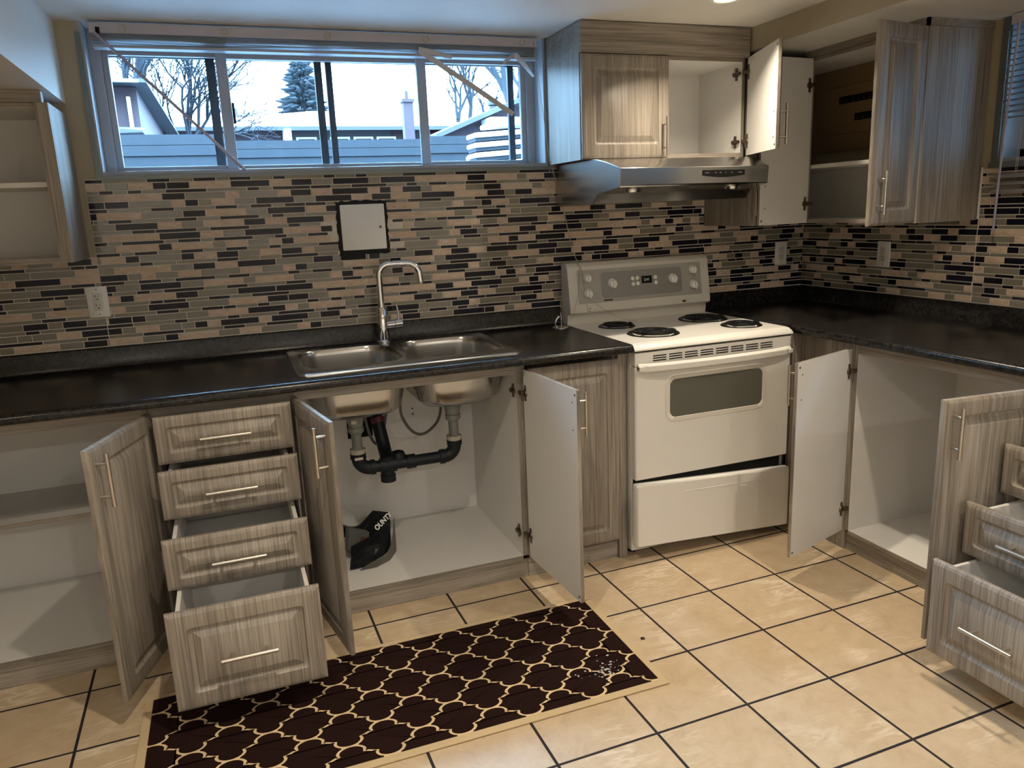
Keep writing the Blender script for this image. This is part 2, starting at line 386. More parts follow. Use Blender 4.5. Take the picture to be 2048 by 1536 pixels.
# ------------------------------------------------------------------ windows
win = struct(thing('window_1', 'wide sliding basement window with four panes over the sink', 'window', (-.946, .13, wz0)))
gz0, gz1 = 1.668, 2.085
def frame_rect(b, x0, x1, z0, z1, t, y0, y1, m=0):
    b.box(x0, x0+t, y0, y1, z0, z1, m); b.box(x1-t, x1, y0, y1, z0, z1, m); b.box(x0+t, x1-t, y0, y1, z0, z0+t, m); b.box(x0+t, x1-t, y0, y1, z1-t, z1, m)
b = MB(); b.box(wx0+.014, -1.800, .105, .20, wz0, CZ-.002); b.box(-.090, wx1-.014, .105, .20, wz0, CZ-.002)
b.box(-1.80, -.09, .105, .20, wz0+.002, gz0-.012); b.box(-1.80, -.09, .105, .20, gz1+.012, CZ-.002)
b.build('outer_frame', 'vinyl', win, bevel=.002)
for x0, x1, y in ((-1.800, -1.360, .135), (-1.392, -.560, .155), (-.585, -.090, .135)):
    b = MB(); frame_rect(b, x0, x1, gz0-.018, gz1+.018, .022, y-.012, y+.012)
    sf = b.build('sash_frame', 'vinyl', win, bevel=.002)
    MB().box(x0+.020, x1-.020, y-.002, y+.002, gz0, gz1).build('pane', 'glass', sf)
for x in (-1.378, -.572):
    b = MB(); b.box(x-.021, x+.021, .110, .124, gz0-.022, gz1+.022); b.build('mullion', 'vinyl', win, bevel=.003)
for x, m_ in ((-1.352, 'rubber'), (-.590, 'vinyl')):
    b = MB(); b.box(x-.005, x+.005, .098, .112, 1.83, 1.91); b.build('latch', m_, win, bevel=.002)
b = MB(); b.box(-1.437, -1.402, .185, .205, gz0-.02, gz1+.02); b.box(-1.012, -.982, .185, .205, gz0-.02, gz1+.02); b.box(-.966, -.940, .185, .205, gz0-.02, gz1+.02)
b.box(-.150, -.122, .185, .205, gz0-.02, gz1+.02); b.box(-1.80, -.09, .185, .205, gz1, gz1+.03); b.box(-1.802, -1.786, .185, .205, gz0-.02, gz1+.02)
b.build('storm_frame', 'dark_frame', win)
win2 = struct(thing('window_2', 'small side window with a white frame behind a blind', 'window', (XR+.14, -1.68, rz0)))
b = MB()
for (a, c) in ((ry0-.012, ry0-.06), (ry1+.012, ry1+.06), (-1.66, -1.70)): b.box(XR+.10, XR+.15, a, c, rz0, rz1)
b.box(XR+.10, XR+.15, ry0, ry1, rz0, rz0+.045); b.box(XR+.10, XR+.15, ry0, ry1, rz1-.04, rz1)
b.box(XR+.13, XR+.145, ry0, ry1, 1.70, 1.712)
b.build('outer_frame', 'vinyl', win2)
MB().box(XR+.122, XR+.126, ry0-.06, ry1+.06, rz0+.045, rz1-.04).build('pane', 'glass', win2)

# ------------------------------------------------------------------ back window blind, pulled up
bl = thing('window_blind', 'white horizontal blind pulled up under the ceiling with broken slats', 'blind', (-.946, -.02, 2.10))
MB().box(-1.812, -.092, -.040, .004, 2.122, 2.160).build('headrail', 'headrail', bl, bevel=.003)
b = MB()
for k in range(7):
    z = 2.117 - k*.0042; sag = .004*(k % 2)
    pts = []
    for i in range(25):
        u = i/24; x = -1.806 + u*1.712; zz = z - .004*math.sin(u*math.pi*3+k)*((k > 3)*1.0)
        pts.append([(x, -.050+.0006*(k % 3), zz-.0012), (x, -.026, zz+.0012), (x, -.002, zz-.0012), (x, -.002, zz-.0022), (x, -.026, zz+.0002), (x, -.050+.0006*(k % 3), zz-.0022)])
    b.loft(pts, True, True, True)
b.build('slat_stack', 'slat', bl, smooth=True)
MB().box(-1.806, -.094, -.050, .000, 2.073, 2.083).build('bottom_rail', 'vinyl', bl, bevel=.002)
for x in (-1.702, -1.354, -.975, -.581, -.16):
    b = MB(); pts = [(x+.012*math.cos(a), -.0435, 2.140+.012*math.sin(a)) for a in [math.radians(-250+k*32) for k in range(11)]]
    b.tube(pts, .003, 6); b.build('bracket_clip', 'nutwhite', bl, smooth=True)
MB().box(-1.790, -1.776, -.043, -.039, 2.122, 2.142).build('lever_slot', 'hole', bl)
MB().tube([(-1.795, -.052, 2.122), (-1.57, -.075, 1.885), (-1.338, -.06, 1.640)], .0056, 6).build('tilt_wand', 'clear', bl, smooth=True)
def slat(name, p, q, w_, t_=.0012, twist=0.0, up_=(0, -.35, 1)):
    p, q = Vector(p), Vector(q); d = (q-p).normalized(); n = Vector(up_); n = (n-d*n.dot(d)).normalized(); n2 = Matrix.Rotation(twist, 3, d) @ n
    loops = []
    for i in range(7):
        u = i/6; c = p.lerp(q, u); c = c + Vector((0, -.006*math.sin(u*math.pi), 0)); nn = n.lerp(n2, u).normalized(); bb = d.cross(nn)
        loops.append([c+nn*w_/2, c+bb*t_*1.5, c-nn*w_/2, c-nn*w_/2+bb*t_, c+bb*t_*2.5, c+nn*w_/2+bb*t_])
    return MB().loft(loops, True, True, True).build(name, 'slat', bl, smooth=True)
slat('broken_slat', (-.615, -.055, 2.092), (-.222, -.06, 1.848), .021)
slat('broken_slat', (-.200, -.055, 2.088), (-.128, -.075, 2.000), .022, twist=.9)
slat('broken_slat', (-.208, -.058, 2.088), (-.262, -.07, 2.052), .014)
slat('broken_slat', (-.62, -.056, 2.098), (-.485, -.07, 2.068), .020, twist=.6)
b = MB(); b.tube([(-.112, -.046, 2.142), (-.108, -.05, 2.10), (-.085, -.045, 1.92), (-.045, -.03, 1.66), (-.028, -.03, 1.59), (.004, -.035, 1.47), (.050, -.045, 1.25), (.075, -.085, 1.165), (.085, -.10, 1.04), (.09, -.112, .97)], .0013, 5)
b.tube([(-.045, -.03, 1.66), (-.020, -.032, 1.58), (.010, -.036, 1.47), (.040, -.045, 1.30), (.050, -.045, 1.25), (.062, -.07, 1.20), (.072, -.10, 1.10), (.10, -.122, 1.03), (.16, -.125, .985), (.24, -.15, .935), (.30, -.20, .921)], .0011, 5)
b.tube([(.050, -.045, 1.25), (.066, -.09, 1.17), (.045, -.105, 1.05), (.010, -.13, .975), (-.02, -.15, .945)], .0011, 5)
b.build('lift_cord', 'cord', bl, smooth=True)

# right window blind
bl2 = thing('window_blind', 'blind on the right window hanging over the tiles with long tilt rod', 'blind', (XR-.03, -1.6, 2.03))
MB().box(XR-.05, XR-.005, -1.10, -2.28, 2.035, 2.072).build('headrail', 'headrail', bl2, bevel=.003)
b = MB(); zs = [2.018-.0205*k for k in range(16)]
for k, z in enumerate(zs):
    y0 = -1.092 - .004*(k % 3); b.add([(XR-.052, y0, z-.005), (XR-.052, -2.27, z-.005), (XR-.027, -2.27, z+.003), (XR-.027, y0, z+.003), (XR-.003, -2.27, z+.001), (XR-.003, y0, z+.001)], [(0,1,2,3), (3,2,4,5)])
o = b.build('slat_stack', 'slat', bl2, smooth=True); md = o.modifiers.new('t', 'SOLIDIFY'); md.thickness = .0012
b = MB()
for z, y0 in ((1.500, -1.082), (1.474, -1.092), (1.447, -1.080)):
    b.add([(XR-.062, y0, z-.010), (XR-.062, -2.27, z-.010), (XR-.038, -2.27, z+.004), (XR-.038, y0-.01, z+.004), (XR-.016, -2.27, z+.003), (XR-.016, y0, z+.003)], [(0,1,2,3), (3,2,4,5)])
o = b.build('hanging_slat', 'slat', bl2, smooth=True); md = o.modifiers.new('t', 'SOLIDIFY'); md.thickness = .0014
MB().tube([(XR-.062, -1.145, 2.04), (XR-.066, -1.128, 1.66), (XR-.062, -1.118, 1.292)], .0045, 8).build('tilt_wand', 'clear', bl2, smooth=True)
b = MB()
for y in (-1.165, -1.172, -2.1): MB().tube([(XR-.03, y, 2.03), (XR-.036, y-.004, 1.70), (XR-.04, y, 1.45)], .0009, 5).build('ladder_cord', 'cord', bl2)
pass

# ------------------------------------------------------------------ ceiling lights, the rear three added as unseen fill
labs = ['recessed pot light in the ceiling in front of the stove', 'recessed pot light over the middle of the kitchen floor', 'recessed pot light near the right counter drawers',
        'recessed pot light toward the left side of the room', 'added unseen fill light behind the viewer, nearest the left wall', 'added unseen fill light directly behind the viewer', 'added unseen fill light behind the viewer, nearest the right wall']
for i, (x, y, p, c_) in enumerate(POTS):
    z = 2.164
    t = thing('ceiling_light', labs[i], 'ceiling light', (x, y, z), 'recessed pot lights')
    MB().lathe((x, y, z), [(.043, -.004), (.055, -.006), (.062, -.002), (.062, .004)], 32).build('trim_ring', 'outlet', t, smooth=True)
    MB().lathe((x, y, z), [(.0005, -.001), (.043, -.001), (.043, .003)], 32).build('lens', 'lampface', t)
    L = bpy.data.lights.new('lamp', 'AREA'); L.shape = 'DISK'; L.size = .045 if i < 4 else .08; L.energy = p; L.color = c_; L.spread = math.radians(128 if i < 4 else 160)
    lo = bpy.data.objects.new('lamp', L); col.objects.link(lo); lo.parent = t; lo.location = (0, 0, -.012)

# ------------------------------------------------------------------ cabinet parts
def raised_front(w_, h_, t_=.019, m_=.052, side=1, x0=0.0, z0=0.0, groove=True):
    """raised-panel front in local axes: width along +x*side, outer face toward -y, inner face at y=0"""
    b = MB(); cx, cz = x0+side*w_/2, z0+h_/2
    prof = [(0, 0, 0), (0, -t_*.62, 0), (.0025, -t_*.78, .001), (.005, -t_*.80, .001), (.0085, -t_+.001, .001), (.0115, -t_, .001)]
    if groove: prof += [(m_, -t_, .012), (m_+.003, -t_+.0055, .014), (m_+.008, -t_+.0085, .016), (m_+.014, -t_+.0085, .005), (m_+.016, -t_+.0070, .002), (m_+.034, -t_+.0010, .001), (m_+.0355, -t_, .001)]
    loops = [[(x, y, z) for x, z in rrect(w_-2*i, h_-2*i, r, 5, cx, cz)] for i, y, r in prof]
    n = len(loops[0]); b.loft(loops, True, False, True)
    b.add(list(reversed(loops[0])), [tuple(range(n))], 1)
    return b
def bar_pull(parent, x, z, y=-.019, vertical=True, L=.155, post=.096):
    b = MB(); out = y-.033
    if vertical:
        b.tube([(x, out, z-L/2), (x, out, z+L/2)], .0060, 12)
        for s in (-1, 1): b.tube([(x, y+.001, z+s*post/2), (x, out, z+s*post/2)], .0045, 10)
    else:
        b.tube([(x-L/2, out, z), (x+L/2, out, z)], .0060, 12)
        for s in (-1, 1): b.tube([(x+s*post/2, y+.001, z), (x+s*post/2, out, z)], .0045, 10)
    return b.build('handle', 'nickel', parent, local=True, smooth=True)
def hinge_part(parent, side, z):
    b = MB(); s = side
    # butterfly plate on the door's inner face and the arm reaching back
    b.box(s*.012, s*.024, 0, .003, z-.030, z+.030); b.box(s*.006, s*.012, 0, .003, z-.012, z+.012)
    b.lathe((s*.018, .0, z), [(.0005, .006), (.013, .006), (.015, .0)], 16, 'y')
    b.box(-s*.014, s*.016, .005, .017, z-.007, z+.007)
    return b.build('hinge', 'hinge', parent, local=True)
def hinge_plate(cab, x, y, z, dirx=-1, axis='y'):
    b = MB()
    if axis == 'y':
        b.box(x, x+dirx*.006, y+.018, y+.052, z-.009, z+.009); b.box(x, x+dirx*.006, y+.026, y+.038, z-.026, z+.026); b.box(x+dirx*.006, x+dirx*.015, y-.004, y+.045, z-.006, z+.006)
    else:
        b.box(x+.018, x+.052, y, y+dirx*.006, z-.009, z+.009); b.box(x+.026, x+.038, y, y+dirx*.006, z-.026, z+.026); b.box(x-.004, x+.045, y+dirx*.006, y+dirx*.015, z-.006, z+.006)
    return b.build('hinge_plate', 'hinge', cab)
def door(cab, hx, hy, z0, w_, h_, side, rot, hz=(), handle_z=None, handle_in=.030, m_=.052, dots=True, lab=None):
    b = raised_front(w_, h_, side=side, m_=m_)
    o = b.build('door', ['wood_f', 'white'], cab, local=True, smooth=True, origin=(0, 0, 0))
    o.location = Vector((hx, hy, z0)) - W[cab]; o.rotation_euler.z = math.radians(rot); W[o] = Vector((hx, hy, z0))
    if lab: o['label'] = lab
    if handle_z is not None: bar_pull(o, side*(w_-handle_in), handle_z-z0)
    for z in hz: hinge_part(o, side, z-z0)
    if dots and handle_z is not None:
        X = side*(w_-handle_in)
        for dz in (-.048, .048): MB().lathe((X, .0012, handle_z-z0+dz), [(.0005, 0), (.0028, 0), (.0032, -.0012)], 10, 'y').build('screw_head', 'hinge', o, local=True)
        for zz in (.018, h_-.018): MB().lathe((side*(w_-.012), .002, zz), [(.0005, 0), (.004, 0), (.005, -.002)], 12, 'y').build('bumper', 'bag2', o, local=True)
    return o
YC = -.622   # front plane of the base carcasses on the back wall
def base_cab(name, lab, x0, x1, z1=.884, back=-.012, rail=True, leftw=False, rightw=False, wide_back=True):
    t = thing(name, lab, 'cabinet', ((x0+x1)/2, YC, 0), 'base cabinets')
    MB().box(x0, x0+.016, back, YC, .09, z1, mf={'-y': 1}).build('side_panel', ['white', 'wood_z'], t)
    MB().box(x1-.016, x1, back, YC, .09, z1, mf={'-y': 1}).build('side_panel', ['white', 'wood_z'], t)
    MB().box(x0+.016, x1-.016, back-.004, YC, .074, .090, mf={'-y': 1, '-z': 1}).build('bottom_panel', ['white', 'wood_x'], t)
    MB().box(x0+.016, x1-.016, back, back-.006, .090, z1).build('back_panel', ['white'], t)
    MB().box(x0, x1, YC+.008, YC-.006, .001, .074).build('toe_kick', 'wood_x', t)
    if rail: MB().box(x0+.016, x1-.016, YC+.016, YC, .838, z1).build('top_rail', 'wood_x', t)
    return t
# left base cabinet, doors standing open, half-depth shelf
A0, A1 = -2.66, -1.748
ca = base_cab('base_cabinet', 'open base cabinet at the far left with a shelf and one door swung out', A0, A1)
MB().box(A0+.017, A1-.017, -.018, -.385, .456, .472, mf={'-y': 1}).build('shelf', ['white', 'wood_x'], ca)
door(ca, A1-.002, -.640, .092, .402, .768, -1, 71, hz=(.17, .76), handle_z=.765, lab='open door showing its raised woodgrain front')
# drawer base cabinet
def drawer(cab, x0, x1, yf, z0, z1, base=None, m_=.036, hz=None, boxh=None, axis='y'):
    """a drawer front plus its white box; axis 'y' opens toward -y, 'x' toward -x"""
    w_, h_ = x1-x0, z1-z0
    b = raised_front(w_, h_, m_=m_)
    o = b.build('drawer', ['wood_f', 'white'], cab, local=True, smooth=True, origin=(0, 0, 0))
    if axis == 'y': P = Vector((x0, yf+.019, z0))
    else: P = Vector((yf+.019, -x0, z0)); o.rotation_euler.z = math.radians(-90)
    o.location = P - W[cab]; W[o] = P
    bar_pull(o, w_/2, h_*(hz or .5), vertical=False)
    bh = boxh or (h_-.04); i = .024; d = .50; zb = .018
    b = MB(); t_ = .012
    b.box(i, i+t_, .0005, d, zb, zb+bh); b.box(w_-i-t_, w_-i, .0005, d, zb, zb+bh); b.box(i+t_, w_-i-t_, d-t_, d, zb, zb+bh)
    b.box(i+t_, w_-i-t_, .0005, d-t_, zb, zb+.008)
    b.build('drawer_box', 'white', o, local=True)
    for q in (i-.010, w_-i+.001): MB().box(q, q+.009, .02, d-.02, zb+.004, zb+.016).build('slide_rail', 'enamel2', o, local=True)
    return o
B0, B1 = -1.746, -1.292
cb = base_cab('drawer_cabinet', 'base cabinet with four drawers pulled out in steps left of the sink', B0, B1)
for yf, z0, z1, hz in ((-.722, .702, .858, .5), (-.800, .543, .700, .5), (-.965, .381, .539, .48), (-1.150, .094, .397, .49)):
    drawer(cb, -1.727, -1.307, yf, z0, z1, m_=.034 if z1-z0 < .2 else .050, hz=hz)
# sink base cabinet
S0, S1 = -1.290, -.452
cs = base_cab('sink_cabinet', 'open double-door cabinet under the sink showing the drain pipes', S0, S1)
door(cs, S0+.006, -.642, .092, .420, .768, 1, -80, hz=(.17, .76), handle_z=.765, lab='left door seen from its raised woodgrain front')
door(cs, S1+.004, -.645, .092, .420, .768, -1, 93.5, hz=(.19, .77), handle_z=.765, lab='right door seen from its white inner face')
for z in (.19, .77): hinge_plate(cs, S1-.016, -.625, z)
for q in ((-.78, .335, .006), (-.745, .60, .004), (-.745, .575, .004)): MB().lathe((q[0], -.0185, q[1]), [(.0005, 0), (q[2], 0), (q[2], .003)], 12, 'y').build('drill_hole', 'hole', cs)
# dark pipe opening in the back panel
b = MB(); b.box(-1.04, -.93, -.019, -.0175, .50, .655); b.build('pipe_opening', 'hole', cs)
# narrow closed cabinet and end panel
D0, D1 = -.450, -.044
cd = base_cab('base_cabinet', 'narrow closed base cabinet between the sink cabinet and the stove', D0, D1, rail=False)
door(cd, D1-.003, -.642, .092, .398, .768, -1, 0)
MB().box(D1+.001, -.006, -.012, -.642, .001, .884, mf={'-y': 0}).build('end_panel', 'wood_z', cd)
# right run: blind corner panel, open cabinet, drawers   (front plane x = XC)
XC = .842
def base_cab_r(name, lab, y0, y1, z1=.884):
    t = thing(name, lab, 'cabinet', (XC, (y0+y1)/2, 0), 'base cabinets'); bx = XR-.012
    MB().box(bx, XC, y0, y0-.016, .09, z1, mf={'-x': 1}).build('side_panel', ['white', 'wood_z'], t)
    MB().box(bx, XC, y1+.016, y1, .09, z1, mf={'-x': 1}).build('side_panel', ['white', 'wood_z'], t)
    MB().box(bx-.004, XC, y0-.016, y1+.016, .074, .090, mf={'-x': 1, '-z': 1}).build('bottom_panel', ['white', 'wood_y'], t)
    MB().box(bx, bx-.006, y0-.016, y1+.016, .090, z1).build('back_panel', 'white', t)
    MB().box(XC+.020, XC-.006+.016, y0, y1, .001, .074).build('toe_kick', 'wood_y', t)
    MB().box(XC+.016, XC, y0-.016, y1+.016, .838, z1).build('top_rail', 'wood_y', t)
    return t
ce = base_cab_r('base_cabinet', 'open double-door base cabinet in the right run with white interior', -.968, -1.738)
MB().box(XR-.020, XR-.045, -.985, -1.721, .091, .512).build('inner_board', 'white', ce)
door(ce, XC-.020, -.972, .092, .384, .768, 1, -162, hz=(.19, .77), handle_z=.765, lab='far door seen from its white inner face')
door(ce, XC-.020, -1.734, .092, .378, .768, -1, -5, hz=(.19, .77), handle_z=.765, lab='near door seen from its raised woodgrain front')
cf = thing('corner_filler', 'woodgrain filler panel in the corner beside the stove', 'panel', (XC, -.82, 0))
MB().box(XC, XC+.016, -.655, -.966, .001, .884).build('panel', 'wood_z', cf)
MB().box(.788, XC-.001, -.655, -.671, .001, .884).build('return_panel', 'wood_z', cf)
cg = base_cab_r('drawer_cabinet', 'base cabinet with drawers pulled out at the right edge', -1.742, -2.20)
for xf, z0, z1 in ((.800, .702, .858), (.652, .556, .708), (.515, .388, .550), (.401, .092, .390)):
    drawer(cg, 1.752, 2.172, xf, z0, z1, m_=.034 if z1-z0 < .2 else .050, axis='x')
ch = base_cab_r('base_cabinet', 'closed base cabinet beyond the right-hand drawers', -2.204, -3.0)
door(ch, XC-.020, -2.208, .092, .388, .768, 1, -90, handle_z=.765, dots=False); door(ch, XC-.020, -2.996, .092, .388, .768, -1, -90, handle_z=.765, dots=False)

# ------------------------------------------------------------------ countertops
CT = .918
prof_full = [(-.001, .885), (-.001, .998), (-.017, .998), (-.022, .994), (-.0235, .935), (-.030, .9225), (-.042, CT), (-.690, CT), (-.700, .9165), (-.7065, .9115), (-.710, .904), (-.7105, .896), (-.708, .889), (-.700, .885)]
prof_back = [(-.001, .885), (-.001, .998), (-.017, .998), (-.022, .994), (-.0235, .935), (-.030, .9225), (-.042, CT), (-.112, CT), (-.112, .885)]
prof_front = [(-.602, .885), (-.602, CT), (-.690, CT), (-.700, .9165), (-.7065, .9115), (-.710, .904), (-.7105, .896), (-.708, .889), (-.700, .885)]
def extr(b, prof, a, c, ax='x', x_wall=0):
    if ax == 'x': l = [[(s, y, z) for y, z in prof] for s in (a, c)]
    else: l = [[(x_wall + y*(XR-.782)/.7105, s, z) for y, z in prof] for s in (a, c)]
    b.loft(l, True, True, True)
b = MB(); sx0, sx1 = -1.235, -.460
extr(b, prof_full, XL+.01, sx0); extr(b, prof_back, sx0, sx1); extr(b, prof_front, sx0, sx1); extr(b, prof_full, sx1, -.008)
tag(b.build('countertop', 'counter', smooth=True, origin=(-1, 0, .9)), 'long black laminate countertop with raised back lip holding the sink', 'countertop')
b = MB(); extr(b, prof_full, -.001, -3.0, 'y', XR)
b.box(.772, XR-.03, -.001, -.020, CT, .998)
b.box(.772, .80, -.001, -.65, .885, CT-.0004)
tag(b.build('countertop', 'counter', smooth=True, origin=(1.1, -1, .9)), 'black laminate countertop along the right wall with raised back lip', 'countertop')

# ------------------------------------------------------------------ wall cabinets
def upper_cab(name, lab, x0, x1, z0, z1, yf=-.338, back=-.009, lw=True, rw=True):
    t = thing(name, lab, 'cabinet', ((x0+x1)/2, 0, z0), 'wall cabinets')
    MB().box(x0, x0+.016, back, yf, z0, z1, mf={'-x': 1, '-y': 1, '-z': 1} if lw else {'-y': 1}).build('side_panel', ['white', 'wood_z'], t)
    MB().box(x1-.016, x1, back, yf, z0, z1, mf={'+x': 1, '-y': 1, '-z': 1} if rw else {'-y': 1}).build('side_panel', ['white', 'wood_z'], t)
    MB().box(x0+.016, x1-.016, back, yf, z0, z0+.016, mf={'-y': 1, '-z': 1}).build('bottom_panel', ['white', 'wood_x'], t)
    MB().box(x0+.016, x1-.016, back, yf, z1-.016, z1, mf={'-y': 1}).build('top_panel', ['white', 'wood_x'], t)
    MB().box(x0+.016, x1-.016, back, back-.006, z0+.016, z1-.016).build('back_panel', 'white', t)
    return t
cu = upper_cab('wall_cabinet', 'short wall cabinet above the range hood with its right door open', -.040, .758, 1.637, 2.046)
MB().box(-.040, .766, -.001, -.357, 2.0465, CZ-.004).build('soffit_panel', 'wood_x', cu)
door(cu, -.037, -.339, 1.640, .404, .404, 1, 0, handle_z=1.724, dots=False, lab='closed left door')
door(cu, .757, -.358, 1.640, .388, .404, -1, 69.5, hz=(1.70, 1.985), handle_z=1.735, lab='open right door seen from its white inner face')
for z in (1.70, 1.985): hinge_plate(cu, .742, -.335, z)
# corner wall cabinet (L shaped)
ck = thing('wall_cabinet', 'tall corner wall cabinet with two doors open around an electrical panel', 'cabinet', (1.1, -.4, 1.33), 'wall cabinets')
z0, z1 = 1.332, 2.046
MB().box(.784, .800, -.009, -.352, z0, z1, mf={'-y': 0}).build('side_panel', 'wood_z', ck)
o = raised_front(.268, z1-z0-.004, m_=.050).build('front_panel', ['wood_f', 'white'], ck, local=True, smooth=True, origin=(0, 0, 0)); o.location = Vector((.801, -.353, z0+.002))-W[ck]
MB().box(1.072, 1.090, -.356, -.388, z0, z1).build('corner_post', 'wood_z', ck)
MB().box(1.075, XR-.009, -.982, -.998, z0, z1, mf={'-y': 1, '-x': 1, '-z': 1}).build('side_panel', ['white', 'wood_z'], ck)
MB().box(1.075, XR-.009, -.009, -.982, z0, z0+.016, mf={'-x': 1, '-z': 1}).box(.800, 1.075, -.009, -.352, z0, z0+.016).build('bottom_panel', ['white', 'wood_y'], ck)
MB().box(1.075, XR-.009, -.009, -.982, z1-.016, z1, mf={'-x': 1}).box(.800, 1.075, -.009, -.352, z1-.016, z1).build('top_panel', ['white', 'wood_y'], ck)
MB().box(1.095, XR-.016, -.016, -.980, 1.575, 1.591).build('shelf', 'white', ck)
MB().box(XR-.009, XR-.015, -.010, -.982, z0+.016, 1.60).build('back_panel', 'white', ck)
MB().box(.801, XR-.016, -.0092, -.0132, z0+.016, z1-.016).build('back_panel', 'white', ck)
b = MB(); b.box(1.062, 1.076, -.36, -1.000, z1+.001, 2.074); b.box(1.062, XR-.001, -.990, -1.000, z1+.001, 2.074); b.build('top_trim', 'wood_y', ck)
door(ck, 1.073, -.398, z0+.002, .286, z1-z0-.006, 1, -175, hz=(1.42, 1.93), handle_z=1.455, lab='far door seen from its white inner face')
door(ck, 1.056, -.992, z0+.002, .292, z1-z0-.006, -1, 11.5-0, hz=(), handle_z=1.452, m_=.052, dots=False, lab='near door seen from its raised woodgrain front')
# electrical panel inside it
ep = thing('breaker_panel', 'tan electrical breaker panel mounted inside the corner wall cabinet', 'electrical panel', (XR-.03, -.42, 1.66))
b = MB(); b.loft([[(XR-.0155, y, z) for y, z in rrect(.68, .375, .01, 4, -.415, 1.845)], [(XR-.040, y, z) for y, z in rrect(.68, .375, .01, 4, -.415, 1.845)], [(XR-.045, y, z) for y, z in rrect(.665, .36, .008, 4, -.415, 1.845)]], True, True, True); b.build('cover', 'breaker', ep)
b = MB(); b.loft([[(XR-.045, y, z) for y, z in rrect(.46, .22, .008, 4, -.40, 1.84)], [(XR-.051, y, z) for y, z in rrect(.45, .21, .006, 4, -.40, 1.84)]], True, False, True); b.build('inner_door', 'breaker', ep)
for (a, c, z) in ((-.265, -.60, 1.885), (-.365, -.60, 1.802)):
    s = MB().box(XR-.0515, XR-.0525, a, c, z-.016, z+.016).build('switch_row', 'hole', ep)
    for k in range(9):
        y = a-.02-.034*k
        if y > c+.01: MB().box(XR-.0526, XR-.058, y-.004, y+.004, z-.010, z-.001).build('switch', 'hinge', s)
for z in (1.93, 1.76): MB().lathe((XR-.0455, -.12, z), [(.0005, -.001), (.005, -.001), (.005, 0)], 12, 'x').build('screw', 'hinge', ep)
tg = thing('conduit', 'dark cable and red plate at the left end of the breaker panel', 'cable', (XR-.04, -.045, 1.66))
MB().box(XR-.018, XR-.036, -.022, -.062, 1.675, 1.80).build('red_plate', 'redtag', tg)
MB().tube([(XR-.03, -.045, 1.803), (XR-.04, -.040, 1.86), (XR-.04, -.055, 1.93), (XR-.03, -.045, 1.975)], .008, 8).build('cable', 'rubber', tg, smooth=True)
# left wall cabinet
cl = upper_cab('wall_cabinet', 'open grey-white wall cabinet with one shelf at the upper left', -2.72, -1.927, 1.338, 1.846, yf=-.332)
MB().box(-2.72+.017, -1.927-.017, -.016, -.318, 1.585, 1.601).build('shelf', 'white', cl)
MB().box(-2.72, -1.945, -.30, -.336, 1.847, 1.886).build('top_trim', 'wood_x', cl)
MB().box(-1.968, -1.9275, -.3325, -.349, 1.338, 1.846).build('face_strip', 'wood_z', cl)
for z in (1.80, 1.59): MB().lathe((-1.9435, -.315, z), [(.0005, 0), (.003, 0), (.003, -.002)], 10, 'x').build('shelf_pin', 'hinge', cl)

# ------------------------------------------------------------------ sink
sk = thing('sink', 'double-bowl stainless steel sink set into the black countertop', 'sink', (-.848, -.355, CT))
SX, SY = -.848, -.352
def ring3(w_, h_, r, cx, cy, z, n=7): return [(x, y, z) for x, y in rrect(w_, h_, r, n, cx, cy)]
bm = bmesh.new()
def addloop(pts):
    vs = [bm.verts.new(p) for p in pts]; return [bm.edges.new((vs[i], vs[(i+1) % len(vs)])) for i in range(len(vs))]
bowls = [(-1.048, -.345, .362, .405), (-.650, -.345, .350, .405)]
ed = addloop(ring3(.826, .532, .030, SX, SY, .9255))
for cx, cy, bw, bh in bowls: ed += addloop(ring3(bw+.006, bh+.006, .095, cx, cy, .9255))
bmesh.ops.triangle_fill(bm, use_beauty=True, use_dissolve=False, edges=ed)
b = MB(); bm.verts.index_update(); b.add([v.co[:] for v in bm.verts], [[v.index for v in f.verts] for f in bm.faces]); bm.free()
b.loft([ring3(.826, .532, .030, SX, SY, .9255), ring3(.836, .542, .034, SX, SY, .9225), ring3(.838, .544, .035, SX, SY, .9182)])
b.build('rim', 'steel', sk, smooth=True)
for cx, cy, bw, bh in bowls:
    L = [ring3(bw+.006, bh+.006, .095, cx, cy, .9255), ring3(bw, bh, .092, cx, cy, .921), ring3(bw-.006, bh-.006, .09, cx, cy, .90), ring3(bw-.014, bh-.014, .09, cx, cy, .80),
         ring3(bw-.030, bh-.030, .09, cx, cy, .745), ring3(bw-.075, bh-.075, .08, cx, cy, .722), ring3(bw-.15, bh-.15, .05, cx, cy, .716), ring3(.11, .11, .0549, cx, cy, .714)]
    b = MB(); b.loft(L, True, False, True)
    O = [[(cx+(x-cx)*1.02, cy+(y-cy)*1.02, z-.003) for x, y, z in l] for l in L[1:]]
    b.loft(O, True, False, True); ob = b.build('bowl', 'steel', sk, smooth=True)
    b = MB(); b.lathe((cx, cy, .7145), [(.0005, .001), (.038, .001), (.050, .004), (.055, .0)], 28); b.build('drain_strainer', 'chrome', ob, smooth=True)

